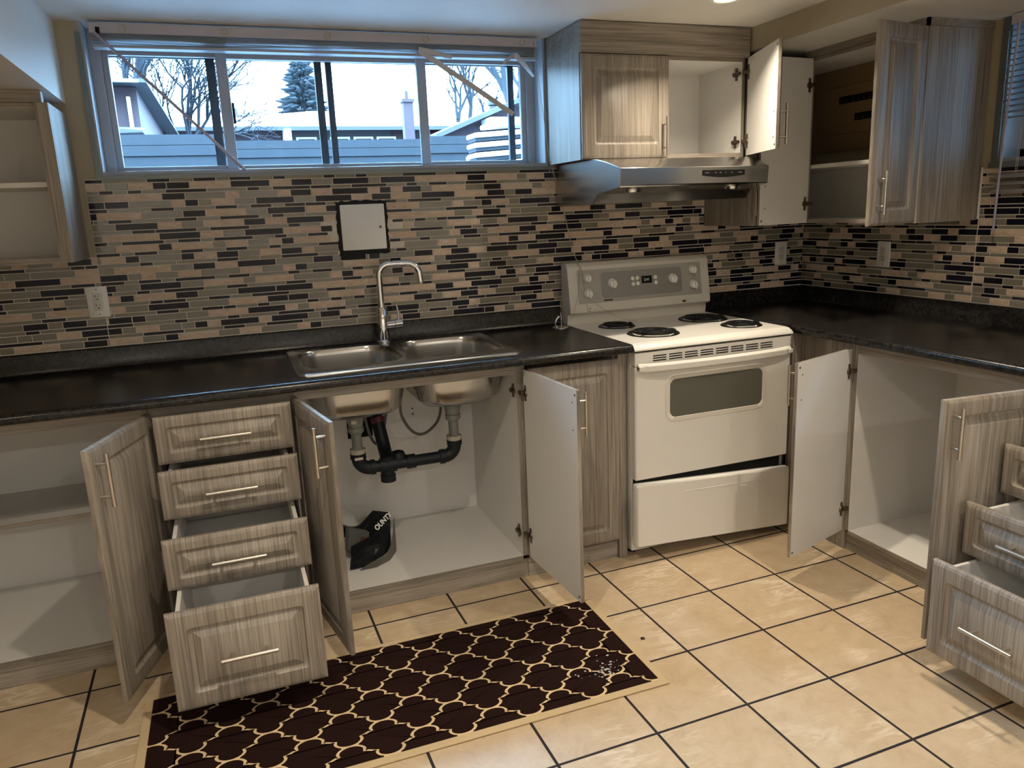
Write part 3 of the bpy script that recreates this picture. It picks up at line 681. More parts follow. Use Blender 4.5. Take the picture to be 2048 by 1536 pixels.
# ------------------------------------------------------------------ faucet
fx, fy = -.861, -.092
fc = thing('faucet', 'chrome single-lever kitchen faucet with a squared gooseneck spout', 'faucet', (fx, fy, .9258))
MB().lathe((fx, fy, .9258), [(.030, 0), (.030, .004), (.024, .010), (.0225, .05), (.0225, .140), (.019, .146), (.012, .148), (.0005, .148)], 28, cap0=True).build('body', 'chrome', fc, smooth=True)
pts = [(fx, fy, 1.07), (fx, fy, 1.16), (fx, fy, 1.205)]
for k in range(1, 9): a = math.radians(k*11.25); pts.append((fx+.045*(1-math.cos(a)), fy-.004*k/8, 1.205+.045*math.sin(a)))
pts += [(fx+.075, fy-.014, 1.2505)]
ex = fx+.115
for k in range(0, 9): a = math.radians(k*10.5); pts.append((ex+.050*math.sin(a), fy-.024-.006*k/8, 1.2505-.050*(1-math.cos(a))))
l = Vector(pts[-1]); pts.append((l.x+.003, l.y-.001, l.z-.035))
MB().tube(pts, .0135, 18).build('spout', 'chrome', fc, smooth=True)
MB().tube([(pts[-1][0], pts[-1][1], pts[-1][2]+.006), (pts[-1][0]+.0006, pts[-1][1], pts[-1][2]-.007)], .0112, 16).build('aerator', 'nickel', fc, smooth=True)
b = MB(); b.tube([(fx+.018, fy, .995), (fx+.050, fy, .997)], .0195, 20); b.tube([(fx+.052, fy, .997), (fx+.082, fy, .999)], .0205, 20); b.build('valve_body', 'chrome', fc, smooth=True)
b = MB(); b.tube([(fx+.070, fy, 1.012), (fx+.069, fy-.002, 1.04), (fx+.064, fy-.004, 1.082)], [.0065, .005, .0035], 10); b.build('lever', 'chrome', fc, smooth=True)

# ------------------------------------------------------------------ drain pipes below
dp = thing('sink_drain_pipe', 'black and grey plastic drain pipes joining both sink bowls in the cabinet', 'pipe', (-.85, -.345, .47))
yy = -.345
for x in (-1.048, -.650):
    b = MB(); b.lathe((x, yy, .0), [(.046, .7095), (.046, .700), (.040, .694), (.030, .655), (.028, .642)], 24, cap0=True, cap1=True); b.build('basket_body', 'greypipe', dp, smooth=True)
    MB().lathe((x, yy, 0), [(.0285, .6415), (.0315, .640), (.0315, .622), (.0215, .612)], 22, cap0=True, cap1=True).build('slip_nut', 'greypipe', dp, smooth=True)
    b = MB(); b.tube([(x, yy, .613), (x, yy, .545)], .0205, 20); b.build('tailpiece', 'greypipe', dp, smooth=True)
    MB().lathe((x, yy, 0), [(.020, .552), (.031, .550), (.032, .536), (.028, .530)], 22, cap0=True, cap1=True).build('compression_nut', 'nutwhite', dp, smooth=True)
def elbow(x, s):
    p = [(x, yy, .531), (x, yy, .510)]
    for k in range(1, 9): a = math.radians(k*11.25); p.append((x+s*.045*(1-math.cos(a)), yy, .510-.045*math.sin(a)))
    return p
b = MB()
p1 = elbow(-1.048, 1); b.tube(p1, .0275, 20); b.tube(p1[:2], .0315, 20); b.tube([(-1.003, yy, .465), (-.985, yy, .465)], .0305, 18)
p2 = elbow(-.650, -1); b.tube(p2, .0275, 20); b.tube(p2[:2], .0315, 20); b.tube([(-.695, yy, .465), (-.715, yy, .465)], .0305, 18)
b.tube([(-1.00, yy, .465), (-.695, yy, .465)], .0235, 20); b.tube([(-.855, yy, .465), (-.820, yy, .465)], .0295, 18)
b.tube([(-.935, yy, .50), (-.935, yy, .425)], .026, 18); b.tube([(-.935, yy, .425), (-.935, yy, .398)], .031, 18); b.tube([(-.965, yy, .465), (-.900, yy, .465)], .031, 18)
q = [(-.935, yy+.002, .47), (-.925, yy+.05, .475), (-.925, yy+.09, .50), (-.93, yy+.11, .55), (-.94, yy+.12, .62), (-.945, yy+.16, .655), (-.95, -.030, .66)]
b.tube(q, .027, 18); b.lathe((-.885, yy+.02, .478), [(.0005, .038), (.024, .030), (.034, .008), (.034, -.015), (.0005, -.03)], 18)
b.build('trap', 'abs', dp, smooth=True)
MB().box(-1.067, -1.034, yy-.0335, yy-.031, .512, .522).build('trap_label', 'nutwhite', dp)
MB().box(-1.068, -1.048, yy-.034, yy-.0305, .660, .674).build('paper_label', 'nutwhite', dp)
MB().tube([(-.937, yy+.112, .615), (-.941, yy+.120, .635)], .0285, 18).build('red_collar', 'redtag', dp, smooth=True)
def hose(lab, pts):
    t = thing('supply_hose', lab, 'hose', pts[0])
    P = [Vector(p) for p in pts]; out = []
    for i in range(len(P)-1):
        p0 = P[max(i-1, 0)]; p1_, p2_ = P[i], P[i+1]; p3 = P[min(i+2, len(P)-1)]
        for k in range(6):
            u = k/6; out.append(.5*((2*p1_)+(-p0+p2_)*u+(2*p0-5*p1_+4*p2_-p3)*u*u+(-p0+3*p1_-3*p2_+p3)*u**3))
    out.append(P[-1])
    MB().tube(out, .0062, 10).build('braided_sleeve', 'hose', t, smooth=True)
    MB().tube([out[0], out[0]+(out[1]-out[0]).normalized()*.022], .0085, 8).build('coupling', 'nickel', t, smooth=True)
    MB().tube([out[-1], out[-1]-(out[-1]-out[-2]).normalized()*.022], .009, 8).build('coupling', 'nickel', t, smooth=True)
M['hose'] = plain('braided steel hose', (.17, .16, .145), .4, metal=.6, bump=.9, bs=900)
hose('short grey braided hose looping down behind the left drain pipe', [(-.985, -.23, .705), (-.985, -.20, .63), (-.970, -.20, .55), (-.945, -.20, .515), (-.915, -.19, .56), (-.895, -.17, .62), (-.882, -.15, .69)])
hose('long grey braided hose hanging in a round loop between the bowls', [(-.838, -.22, .700), (-.832, -.20, .62), (-.79, -.19, .545), (-.735, -.18, .525), (-.67, -.16, .565), (-.645, -.14, .635), (-.665, -.12, .71)])
vv = thing('shutoff_valve', 'small brass-coloured shutoff valve under the left sink bowl', 'valve', (-.884, -.14, .69))
M['brass'] = plain('old brass', (.22, .10, .05), .4, metal=.8)
MB().tube([(-.884, -.145, .690), (-.884, -.145, .722)], .011, 10).tube([(-.884, -.145, .706), (-.884, -.165, .706)], .008, 10).tube([(-.884, -.165, .706), (-.884, -.170, .706)], .016, 10).build('valve_body', 'brass', vv, smooth=True)
MB().tube([(-.884, -.145, .722), (-.884, -.02, .725)], .007, 8).build('stub_pipe', 'brass', vv, smooth=True)

# ------------------------------------------------------------------ bag under the sink
bg_ = thing('plastic_bag', 'crumpled black plastic bag with white lettering on the cabinet floor', 'bag', (-1.04, -.27, .0905))
def sheet(name, rows, mat, sub=2, thick=.0015, seed=1, amp=.004):
    rr = random.Random(seed); n = len(rows[0]); b = MB()
    b.add([p for r_ in rows for p in r_], [(i*n+j, i*n+j+1, (i+1)*n+j+1, (i+1)*n+j) for i in range(len(rows)-1) for j in range(n-1)])
    o = b.build(name, mat, bg_)
    m = o.modifiers.new('sub', 'SUBSURF'); m.levels = m.render_levels = sub; m.subdivision_type = 'SIMPLE'
    tx = bpy.data.textures.new('crumple', 'CLOUDS'); tx.noise_scale = .035
    d = o.modifiers.new('crumple', 'DISPLACE'); d.texture = tx; d.strength = amp*4; d.mid_level = .5
    s = o.modifiers.new('thick', 'SOLIDIFY'); s.thickness = thick
    return o
z_ = .0965
sheet('bag_skin', [[(-1.135, -.455, z_), (-1.06, -.450, z_), (-1.00, -.430, z_), (-.962, -.392, z_)],
                   [(-1.120, -.400, .125), (-1.05, -.385, .150), (-.985, -.370, .145), (-.945, -.335, .128)],
                   [(-1.105, -.330, .165), (-1.045, -.300, .170), (-.985, -.290, .200), (-.930, -.270, .185)],
                   [(-1.110, -.270, .190), (-1.050, -.235, .185), (-.990, -.220, .232), (-.925, -.215, .212)],
                   [(-1.135, -.215, .200), (-1.060, -.190, .150), (-.985, -.150, .190), (-.935, -.160, .165)],
                   [(-1.150, -.150, z_), (-1.060, -.110, z_), (-.98, -.09, z_), (-.935, -.10, z_)]], 'bag', 2, seed=2, amp=.0025)
sheet('bag_lining', [[(-1.10, -.470, z_-.003), (-1.03, -.468, z_-.003), (-.970, -.430, z_-.003), (-.930, -.36, z_-.003)],
                     [(-1.05, -.440, z_+.006), (-.99, -.42, z_+.010), (-.950, -.380, z_+.018), (-.918, -.31, z_+.03)],
                     [(-.985, -.415, z_+.012), (-.955, -.39, z_+.03), (-.930, -.32, z_+.06), (-.908, -.25, z_+.10)]], 'bag2', 2, seed=5, amp=.001)
b = MB(); c0 = Vector((-1.125, -.36, .125)); ux = Vector((.085, .03, -.045)); uy = Vector((.012, .0, .105)); un = ux.cross(uy).normalized()*.03
vs = [c0, c0+ux, c0+ux+uy, c0+uy]; vs += [v-un for v in vs]
b.add(vs, [(0,1,2,3), (7,6,5,4), (0,4,5,1), (1,5,6,2), (2,6,7,3), (3,7,4,0)]); b.build('packet', 'packet', bg_, bevel=.003)
b = MB(); q0 = c0+ux*.60+uy*.15+un*.04; vs = [q0, q0+ux*.3, q0+ux*.3+uy*.6, q0+uy*.6]; vs += [v+un*.05 for v in vs]
b.add(vs, [(0,1,2,3), (7,6,5,4), (0,4,5,1), (1,5,6,2), (2,6,7,3), (3,7,4,0)]); b.build('packet_label', 'redtag', bg_)
def text(name, s, size, parent, mat, mat_world, ext=.0004):
    c = bpy.data.curves.new(name, 'FONT'); c.body = s; c.size = size; c.extrude = ext; c.align_x = 'CENTER'; c.align_y = 'CENTER'; c.offset = .0008 if size > .02 else 0
    o = bpy.data.objects.new(name, c); col.objects.link(o); c.materials.append(M[mat]); o.parent = parent
    bpy.context.view_layer.update(); me = bpy.data.meshes.new_from_object(o); me.name = name
    bpy.data.objects.remove(o); o = bpy.data.objects.new(name, me); col.objects.link(o); o.parent = parent
    if not me.materials: me.materials.append(M[mat])
    o.matrix_basis = Matrix.Translation(-W[parent]) @ mat_world
    return o
ax = Vector((.055, .045, .022)).normalized(); nn = Vector((.25, -.80, .45)).normalized(); ay = nn.cross(ax).normalized(); nn = ax.cross(ay)
text('lettering', 'OUNTY', .030, bg_, 'ink', Matrix(((ax.x, ay.x, nn.x, -.962), (ax.y, ay.y, nn.y, -.292), (ax.z, ay.z, nn.z, .205), (0, 0, 0, 1))))

# ------------------------------------------------------------------ small fitting beside the stove
sf = thing('sink_stopper', 'small chrome fitting with a curled lever on the countertop beside the stove', 'fitting', (-.068, -.150, CT+.0005))
MB().lathe((-.068, -.150, CT+.0005), [(.036, 0), (.036, .003), (.026, .008), (.012, .012), (.0005, .013)], 28, cap0=True).build('base', 'chrome', sf, smooth=True)
MB().tube([(-.088, -.152, CT+.008), (-.096, -.154, CT+.022), (-.088, -.152, CT+.042), (-.074, -.150, CT+.054)], [.003, .0035, .005, .006], 10).build('hook', 'chrome', sf, smooth=True)
MB().tube([(-.064, -.150, CT+.012), (-.064, -.150, CT+.060), (-.068, -.150, CT+.072)], .003, 8).build('stem', 'chrome', sf, smooth=True)

# ------------------------------------------------------------------ range
rg = thing('stove', 'white electric coil range with its bottom drawer hanging slightly open', 'stove', (.38, -.35, 0))
x0, x1 = .004, .757; yf = -.660
MB().box(x0, x1, -.03, yf, .03, .880).build('body', 'enamel', rg, bevel=.004)
for x in (.04, .72):
    for y in (-.08, -.60): MB().cyl((x, y, .001), (x, y, .031), .016, seg=12).build('levelling_foot', 'rubber', rg)
# cooktop with rounded front edge
prof = [(-.028, .889), (-.028, .914), (-.06, .915), (-.655, .915), (-.680, .913), (-.697, .905), (-.704, .893), (-.704, .889)]
b = MB(); L = []
for x, k in ((-.0005, 1), (.004, 0), (.756, 0), (.7605, 1)):
    L.append([(x, y, z - (.004 if k and z > .9 else 0)) for y, z in prof])
b.loft(L, True, True, True)
def spill(b, x0, x1, y0, y1, z0, z1, h=.004, t=.012): pass
b.build('cooktop', 'enamel', rg, smooth=True)
for bx, by, r in ((.172, -.235, .078), (.205, -.497, .105), (.602, -.275, .107), (.628, -.528, .083)):
    dpn = MB().lathe((bx, by, .915), [(r+.006, .0005), (r+.003, .0045), (r-.004, .0035), (r-.02, -.001), (r*.5, -.0005), (.0005, -.0005)], 40, cap0=False).build('drip_pan', 'black', rg, smooth=True)
    turns = 4 if r > .09 else 3; P = []
    for i in range(turns*28+1):
        a = 2*math.pi*i/28; rr_ = r*.20 + (r*.90-r*.20)*i/(turns*28)
        P.append((bx+rr_*math.cos(a), by+rr_*math.sin(a), .9255))
    P += [(bx+r*.90, by+.02, .922), (bx+r*.80, by+.02, .917)]
    b = MB().tube(P, .0044, 8)
    cb_ = b.build('burner_coil', 'black', rg, smooth=True)
    b = MB()
    for k in range(3):
        a = math.radians(90+120*k); c_, s_ = math.cos(a), math.sin(a)
        b.tube([(bx+.012*c_, by+.012*s_, .9195), (bx+r*.95*c_, by+r*.95*s_, .9195)], .0022, 6)
    b.build('coil_support', 'hinge', cb_)
    MB().lathe((bx+r*.15, by-r-.002, .9205), [(.0005, .0018), (.003, .001), (.0035, -.001)], 10).build('clip', 'outlet', dpn)
# backguard
bgd = [(-.012, .905), (-.012, 1.196), (-.030, 1.200), (-.062, 1.196), (-.078, 1.180), (-.108, .990), (-.108, .972), (-.098, .964), (-.075, .962), (-.068, .905)]
b = MB(); b.loft([[(x, y, z) for y, z in bgd] for x in (.003, .758)], True, True, True); b.build('backguard', 'enamel2', rg, smooth=True, bevel=.002)
tilt = math.atan2(.030, .190)
def on_face(u, v, d=0.0):
    """point on the sloped control face: u along x, v up the slope from z=.99, d outward"""
    c, s = math.cos(tilt), math.sin(tilt); return (u, -.108+v*s-d*c, .990+v*c-d*s)
def face_plate(name, u0, u1, v0, v1, r, d0, d1, mat, parent=rg):
    L = []
    for (d, ins) in ((d0, 0), (d1, 0), (d1+.0006, .0012)):
        L.append([on_face(x, y, d) for x, y in rrect(u1-u0-2*ins, v1-v0-2*ins, r, 5, (u0+u1)/2, (v0+v1)/2)])
    return MB().loft(L, True, True, True).build(name, mat, parent, smooth=True)
cp = face_plate('control_panel', .050, .712, .022, .176, .004, -.002, .0015, 'panelgrey')
face_plate('control_inset', .168, .602, .040, .160, .016, .0018, .0028, 'panelgrey2', cp)
def knob(u, v, r):
    c, s = math.cos(tilt), math.sin(tilt); loops = []
    for rr_, d in ((r, .003), (r, .010), (r*.86, .013), (r*.80, .021), (r*.72, .023)):
        loops.append([on_face(u+rr_*math.cos(a), v+rr_*math.sin(a), d) for a in [2*math.pi*k/24 for k in range(24)]])
    b = MB().loft(loops, True, True, True)
    kb = b.build('knob', 'outlet', rg, smooth=True)
    L = [[on_face(u+dx, v+dy, d) for dx, dy in rrect(r*.42, r*1.55, r*.15, 3)] for d in (.0232, .0300)]
    MB().loft(L, True, True, True).build('grip', 'outlet', kb, smooth=True)
    b = MB()
    for k in range(-4, 5):
        a = math.radians(90+k*30); p = [on_face(u+(r+.008)*math.cos(a)+dx, v+(r+.008)*math.sin(a)+dy, .0031) for dx, dy in ((-.001,-.001),(.001,-.001),(.001,.001),(-.001,.001))]
        b.add(p, [(0,1,2,3)])
    b.build('dial_mark', 'rubber', cp)
for u, v, r in ((.098, .142, .0205), (.098, .070, .0205), (.226, .108, .0225), (.552, .110, .0225), (.665, .146, .0205), (.665, .072, .0205)): knob(u, v, r)
for u, v in ((.335, .122), (.360, .123), (.336, .096), (.361, .097), (.458, .120), (.459, .095)):
    loops = [[on_face(u+r*math.cos(a), v+r*math.sin(a), d) for a in [2*math.pi*k/18 for k in range(18)]] for r, d in ((.0095, .003), (.0095, .005), (.008, .0062))]
    MB().loft(loops, True, True, True).build('button', 'outlet', rg, smooth=True)
dsp = face_plate('display', .382, .438, .095, .130, .002, .0029, .0034, 'display')
def face_text(name, s, size, u, v, mat, parent):
    p = Vector(on_face(u, v, .0046)); c, sn = math.cos(tilt), math.sin(tilt)
    X = Vector((1, 0, 0)); Y = Vector((0, sn, c)); Z = X.cross(Y)
    return text(name, s, size, parent, mat, Matrix(((X.x, Y.x, Z.x, p.x), (X.y, Y.y, Z.y, p.y), (X.z, Y.z, Z.z, p.z), (0, 0, 0, 1))), .0001)
face_text('digits', '2:41', .018, .410, .112, 'digits', dsp)
face_plate('name_plate', .178, .222, .028, .034, .001, .0018, .0024, 'rubber', cp)
# outlet and switches on the lower strip of the backguard
for dx, dz, w_, h_ in ((-.005, .006, .0015, .006), (.005, .006, .0015, .006), (0, -.006, .004, .004)): MB().box(.102+dx-w_/2, .102+dx+w_/2, -.1095, -.108, .982+dz-h_/2-.000, .982+dz+h_/2).build('outlet_slot', 'hole', rg)
MB().box(.600, .618, -.1105, -.1075, .979, .988).build('breaker_slot', 'hinge', rg)
MB().box(.640, .662, -.1115, -.1075, .978, .988).build('switch', 'enamel', rg, bevel=.001)
# vent panel under the cooktop, door, handle
MB().box(.004, .756, yf-.001, -.697, .826, .8795).build('vent_panel', 'enamel', rg, bevel=.003)
for k in range(8):
    xa = .085+k*.0735
    for r_ in range(3): MB().box(xa, xa+.060, -.6965, -.6985, .8415+r_*.0095, .8455+r_*.0095).build('vent_slot', 'hole', rg)
# oven door with window
dw, dh, dcx, dcz = .752, .472, .380, .588
L = [[(x, yf-.002, z) for x, z in rrect(dw, dh, .006, 4, dcx, dcz)], [(x, -.694, z) for x, z in rrect(dw, dh, .006, 4, dcx, dcz)], [(x, -.700, z) for x, z in rrect(dw-.010, dh-.010, .006, 4, dcx, dcz)]]
od = MB().loft(L, True, True, True).build('oven_door', 'enamel', rg, smooth=True)
wcx, wcz = .386, .680
L = [[(x, y, z) for x, z in rrect(w_, h_, r_, 8, wcx, wcz)] for w_, h_, r_, y in ((.492, .196, .046, -.6995), (.490, .194, .045, -.7022), (.452, .160, .028, -.7022), (.448, .156, .027, -.7004))]
MB().loft(L, True).build('window_trim', 'enamel2', od, smooth=True)
L = [[(x, y, z) for x, z in rrect(w_, h_, r_, 8, wcx, wcz)] for w_, h_, r_, y in ((.452, .160, .028, -.6998), (.450, .158, .028, -.7012))]
MB().loft(L, True, True, True).build('window_glass', 'ovenglass', od, smooth=True)
b = MB(); L = []
for i in range(21):
    u = i/20; x = .012+u*.736; bow = math.sin(math.pi*min(1, max(0, u)))**.45; y1_ = -.712-.036*bow; e = .0 if 0 < i < 20 else .0
    zc = .821; h2 = .0165
    y0_ = y1_+.018+.012*(1-bow)
    L.append([(x, y0_, zc-h2+.004), (x, y1_+.004, zc-h2), (x, y1_, zc-h2+.005), (x, y1_, zc+h2-.008), (x, y1_+.006, zc+h2-.001), (x, y0_, zc+h2)])
b.loft(L, True, True, True)
b.box(.012, .045, -.6985, -.722, .812, .828); b.box(.715, .748, -.6985, -.722, .812, .828)
b.build('door_handle', 'enamel', od, bevel=.0015)
MB().box(.012, .750, yf-.001, -.690, .300, .350).build('drawer_recess', 'hole', rg)
MB().box(.722, .734, -.672, -.694, .300, .351).build('drawer_bracket', 'greypipe', rg)
# warming drawer, sagging on the right
def tl(x, z): return z - (x-.0)*.0505
L = []
for ins, y in ((0, -.690), (0, -.716), (.006, -.724)):
    L.append([(x, y, tl(x, z)) for x, z in rrect(.760-2*ins, .272-2*ins, .008, 4, .376, .205)])
b = MB().loft(L, True, True, True); sd = b.build('storage_drawer', 'enamel', rg, smooth=True)
b = MB(); b.tube([(.20+.02, -.7238, tl(.22, .292)), (.40, -.7245, tl(.40, .296)), (.59, -.7245, tl(.59, .300)), (.617, -.7245, tl(.617, .305)), (.628, -.7245, tl(.628, .318)), (.630, -.724, tl(.630, .332))], .0022, 6); b.build('pull_crease', 'enamel', sd, smooth=True)
MB().box(.03, .73, yf+.02, -.689, .070, .22).build('drawer_box', 'greypipe', rg)

# ------------------------------------------------------------------ range hood
hd = thing('range_hood', 'stainless under-cabinet range hood with a rounded front visor', 'range hood', (.36, -.3, 1.455))
HP = [(-.010, 1.634), (-.395, 1.634), (-.430, 1.631), (-.50, 1.618), (-.56, 1.604), (-.605, 1.592), (-.622, 1.586), (-.618, 1.520), (-.612, 1.514), (-.432, 1.494), (-.385, 1.457), (-.010, 1.453)]
def hood_y(x, y): return y*(1-.145*min(1, max(0, (-y-.38)/.2))*(x+.012)/.757)
b = MB()
b.loft([[(x, hood_y(x, y), z) for y, z in HP] for x in (-.012, .120, .250, .370, .500, .620, .745)], True, True, True)
b.build('shell', 'steel', hd, smooth=True, bevel=.002)
def hf(x, z, d): return (x, hood_y(x, -.622+(1.586-z)*.06)-d, z)
low = [(.388+.222*k/12, 1.551-.008*math.sin(math.pi*k/12)) for k in range(13)]; lp = low+[(.610, 1.572), (.388, 1.572)]
cs_ = MB().loft([[hf(x, z, d) for x, z in lp] for d in (-.002, .002)], True, True, True).build('control_strip', 'black', hd)
for x, w_ in ((.410, .022), (.455, .008), (.480, .010), (.508, .006), (.540, .008), (.585, .018)):
    b = MB(); b.loft([[hf(x+a*w_/2, 1.5615+c_*.0018, d) for a, c_ in ((-1,-1),(1,-1),(1,1),(-1,1))] for d in (.0022, .0028)], True, True, True); b.build('control_mark', 'nickel', cs_)
MB().loft([[hf(x, z, d) for x, z in ((.03, 1.5655), (.37, 1.5655), (.37, 1.5675), (.03, 1.5675))] for d in (-.001, .0012)], True, True, True).build('crease_line', 'steel', hd)
for x, y in ((.095, -.520), (.600, -.478)): MB().lathe((x, y, 1.5035), [(.036, .004), (.032, -.007), (.018, -.009), (.0005, -.0095)], 24).build('lamp_cover', 'chrome', hd, smooth=True)

# ------------------------------------------------------------------ wall plates
def outlet(lab, c, wall):
    t = thing('wall_outlet', lab, 'outlet', c, 'duplex wall outlets'); x, y, z = c
    def P(u, v, d): return (x+u, y-d, z+v) if wall == 'b' else (x-d, y-u, z+v)
    def plate(n, w_, h_, r, d0, d1, m_, par, cu_=0, cv=0, e=.0015):
        return MB().loft([[P(a, b_, d) for a, b_ in rrect(w_-2*i, h_-2*i, r, 4, cu_, cv)] for d, i in ((d0, 0), (d1-e, 0), (d1, e))], True, True, True).build(n, m_, par, smooth=True)
    pl = plate('face_plate', .073, .117, .004, 0, .0055, 'outlet', t)
    rc = plate('receptacle', .034, .068, .003, .0056, .0072, 'enamel', t, e=.0006)
    b = MB()
    for v0 in (.017, -.017):
        for du, dv, w_, h_ in ((-.006, .006, .0016, .008), (-.009, .006, .005, .0016), (.006, .006, .0016, .007), (.0, -.006, .0045, .0045)):
            q = [P(du+a*w_/2, v0+dv+b_*h_/2, .00745) for a, b_ in ((-1,-1),(1,-1),(1,1),(-1,1))] + [P(du+a*w_/2, v0+dv+b_*h_/2, .0071) for a, b_ in ((-1,-1),(1,-1),(1,1),(-1,1))]
            b.add(q, [(0,1,2,3), (0,4,5,1), (1,5,6,2), (2,6,7,3), (3,7,4,0)])
    b.build('slot', 'hole', rc)
    b = MB()
    for v0 in (.047, -.047): b.loft([[P(.0028*math.cos(a), v0+.0028*math.sin(a), d) for a in [k*math.pi/5 for k in range(10)]] for d in (.005, .0061)], True, True, True)
    b.build('screw', 'greypipe', t)
outlet('white wall outlet on the mosaic tiles at the far left', (-1.924, -.0075, 1.172), 'b')
outlet('white wall outlet on the back tiles right of the stove', (1.255, -.0075, 1.170), 'b')
outlet('white wall outlet on the right wall tiles near the corner', (XR-.0075, -.546, 1.178), 'r')
ap = thing('access_panel', 'square white access panel with black painted border in the backsplash', 'access panel', (-.895, -.008, 1.402))
rr = random.Random(4)
def wob(w_, h_, n=16, amp=.0035):
    pts = []
    for (ax_, az_), (bx_, bz_) in (((-1,-1),(1,-1)), ((1,-1),(1,1)), ((1,1),(-1,1)), ((-1,1),(-1,-1))):
        for k in range(n): u = k/n; pts.append((-.896+(ax_+(bx_-ax_)*u)*w_/2+rr.uniform(-amp, amp), 1.402+(az_+(bz_-az_)*u)*h_/2+rr.uniform(-amp, amp)))
    return pts
p = wob(.212, .220)
MB().loft([[(x, y, z) for x, z in p] for y in (-.0060, -.0085)], True, True, True).box(-.998, -.895, -.0060, -.0082, 1.272, 1.30).build('border', 'rubber', ap)
L = [[(x, y, z) for x, z in rrect(.184-2*i, .186-2*i, .004, 4, -.894, 1.404)] for y, i in ((-.0086, 0), (-.0120, 0), (-.0130, .001))]
dr = MB().loft(L, True, True, True).build('panel_door', 'outlet', ap, smooth=True)
b = MB(); b.lathe((-.823, -.0131, 1.402), [(.0005, -.0004), (.0055, -.0004), (.006, .0)], 16, 'y'); sc_ = b.build('screw', 'greypipe', dr)
b = MB(); b.add([(-.8265, -.0137, 1.406), (-.8250, -.0137, 1.4065), (-.8195, -.0137, 1.398), (-.821, -.0137, 1.3975)], [(0,1,2,3)]); b.build('screw_slot', 'hole', dr)

# ------------------------------------------------------------------ rug
rx0, rx1, rY0, rY1 = -1.845, -.318, -1.475, -.885
rug = thing('rug', 'dark brown runner rug with cream quatrefoil trellis on the tile floor', 'rug', ((rx0+rx1)/2, (rY0+rY1)/2, .001))
MB().box(rx0+.023, rx1-.023, rY0+.023, rY1-.023, .001, .0062).build('trellis_ground', 'cream', rug)
b = MB()
for a0, a1, c0_, c1_ in ((rx0, rx1, rY0, rY0+.025), (rx0, rx1, rY1-.025, rY1), (rx0, rx0+.025, rY0+.025, rY1-.025), (rx1-.025, rx1, rY0+.025, rY1-.025)): b.box(a0, a1, c0_, c1_, .001, .0072)
b.build('border', 'beige_bind', rug, bevel=.003)
q = [(0, 1), (.11, .985), (.21, .94), (.29, .87), (.345, .78), (.36, .68), (.345, .60), (.325, .565), (.42, .555)]
q = q + [(.5, .5)] + [(1-u, 1-v) for u, v in reversed(q)]
quart = [(u, v) for u, v in q]
def cell(cx, cy, hx, hy, shrink):
    P = [Vector((u*hx, v*hy)) for u, v in quart]; O = []
    for i, p in enumerate(P):
        t = ((P[min(i+1, len(P)-1)]-p).normalized() if i < len(P)-1 else Vector((1, 0))) + ((p-P[i-1]).normalized() if i else Vector((1, 0)))
        t = t.normalized(); n_ = Vector((t.y, -t.x))
        if n_.dot(Vector((-1, -1))) < 0: n_ = -n_
        O.append(p+n_*shrink)
    Q = []
    for i, p in enumerate(O):
        if p.y < 0:
            a_ = O[i-1]; t = a_.y/(a_.y-p.y); Q.append(Vector((a_.x+(p.x-a_.x)*t, 0))); break
        Q.append(p)
    Q[0].x = 0; Q = [v for v in Q if v.x >= 0]
    if Q[-1].y > 1e-6: Q.append(Vector((Q[-1].x+.001, 0)))
    q = [(v.x, v.y) for v in Q]; out = []
    for sx, sy, rev in ((1, 1, 0), (1, -1, 1), (-1, -1, 0), (-1, 1, 1)):
        s = [(sx*x, sy*y) for x, y in q]; s = s[::-1] if rev else s; out += s[:-1]
    return [(cx+x, cy+y) for x, y in out]
def clip(poly, x0, x1, y0, y1):
    for ax_, lim, keep in ((0, x0, 1), (0, x1, -1), (1, y0, 1), (1, y1, -1)):
        out = []
        for i in range(len(poly)):
            p, q_ = poly[i-1], poly[i]; a = (p[ax_]-lim)*keep; c_ = (q_[ax_]-lim)*keep
            if (a >= 0) != (c_ >= 0):
                t = a/(a-c_); out.append((p[0]+(q_[0]-p[0])*t, p[1]+(q_[1]-p[1])*t))
            if c_ >= 0: out.append(q_)
        poly = out
        if len(poly) < 3: return []
    return poly
b = MB(); hx, hy = .1045, .0770
for i in range(-11, 8):
    for j in range(-6, 6):
        if (i+j) % 2: continue
        cx, cy = -.867+i*hx, -1.140+j*hy
        pl = clip(cell(cx, cy, hx, hy, .0050), rx0+.025, rx1-.025, rY0+.025, rY1-.025)
        if len(pl) < 3: continue
        n = len(pl); b.add([(x, y, .0090) for x, y in pl]+[(x, y, .0060) for x, y in pl], [tuple(range(n))]+[(k, k+n, (k+1) % n+n, (k+1) % n) for k in range(n)])
b.build('pile_medallion', 'brown', rug, origin=(0, 0, 0))
rr = random.Random(9); b = MB()
for k in range(60):
    x, y = rr.gauss(-.475, .04), rr.gauss(-1.335, .03); s = rr.uniform(.0008, .0035)
    b.box(x-s, x+s*1.4, y-s*.6, y+s*.6, .0088, .0102)
b.build('crumb', 'snow', rug); rug.children[-1]['label'] = 'white specks scattered near the right end'; rug.children[-1]['kind'] = 'stuff'
db = thing('debris', 'tiny dark leaf fragment lying on the floor tile beside the rug', 'debris', (-.268, -1.22, .001))
MB().add([(-.275, -1.225, .001), (-.262, -1.228, .003), (-.258, -1.214, .001), (-.266, -1.218, .006), (-.272, -1.212, .002)], [(0,1,3), (1,2,3), (2,4,3), (4,0,3)]).build('fragment', 'rubber', db)

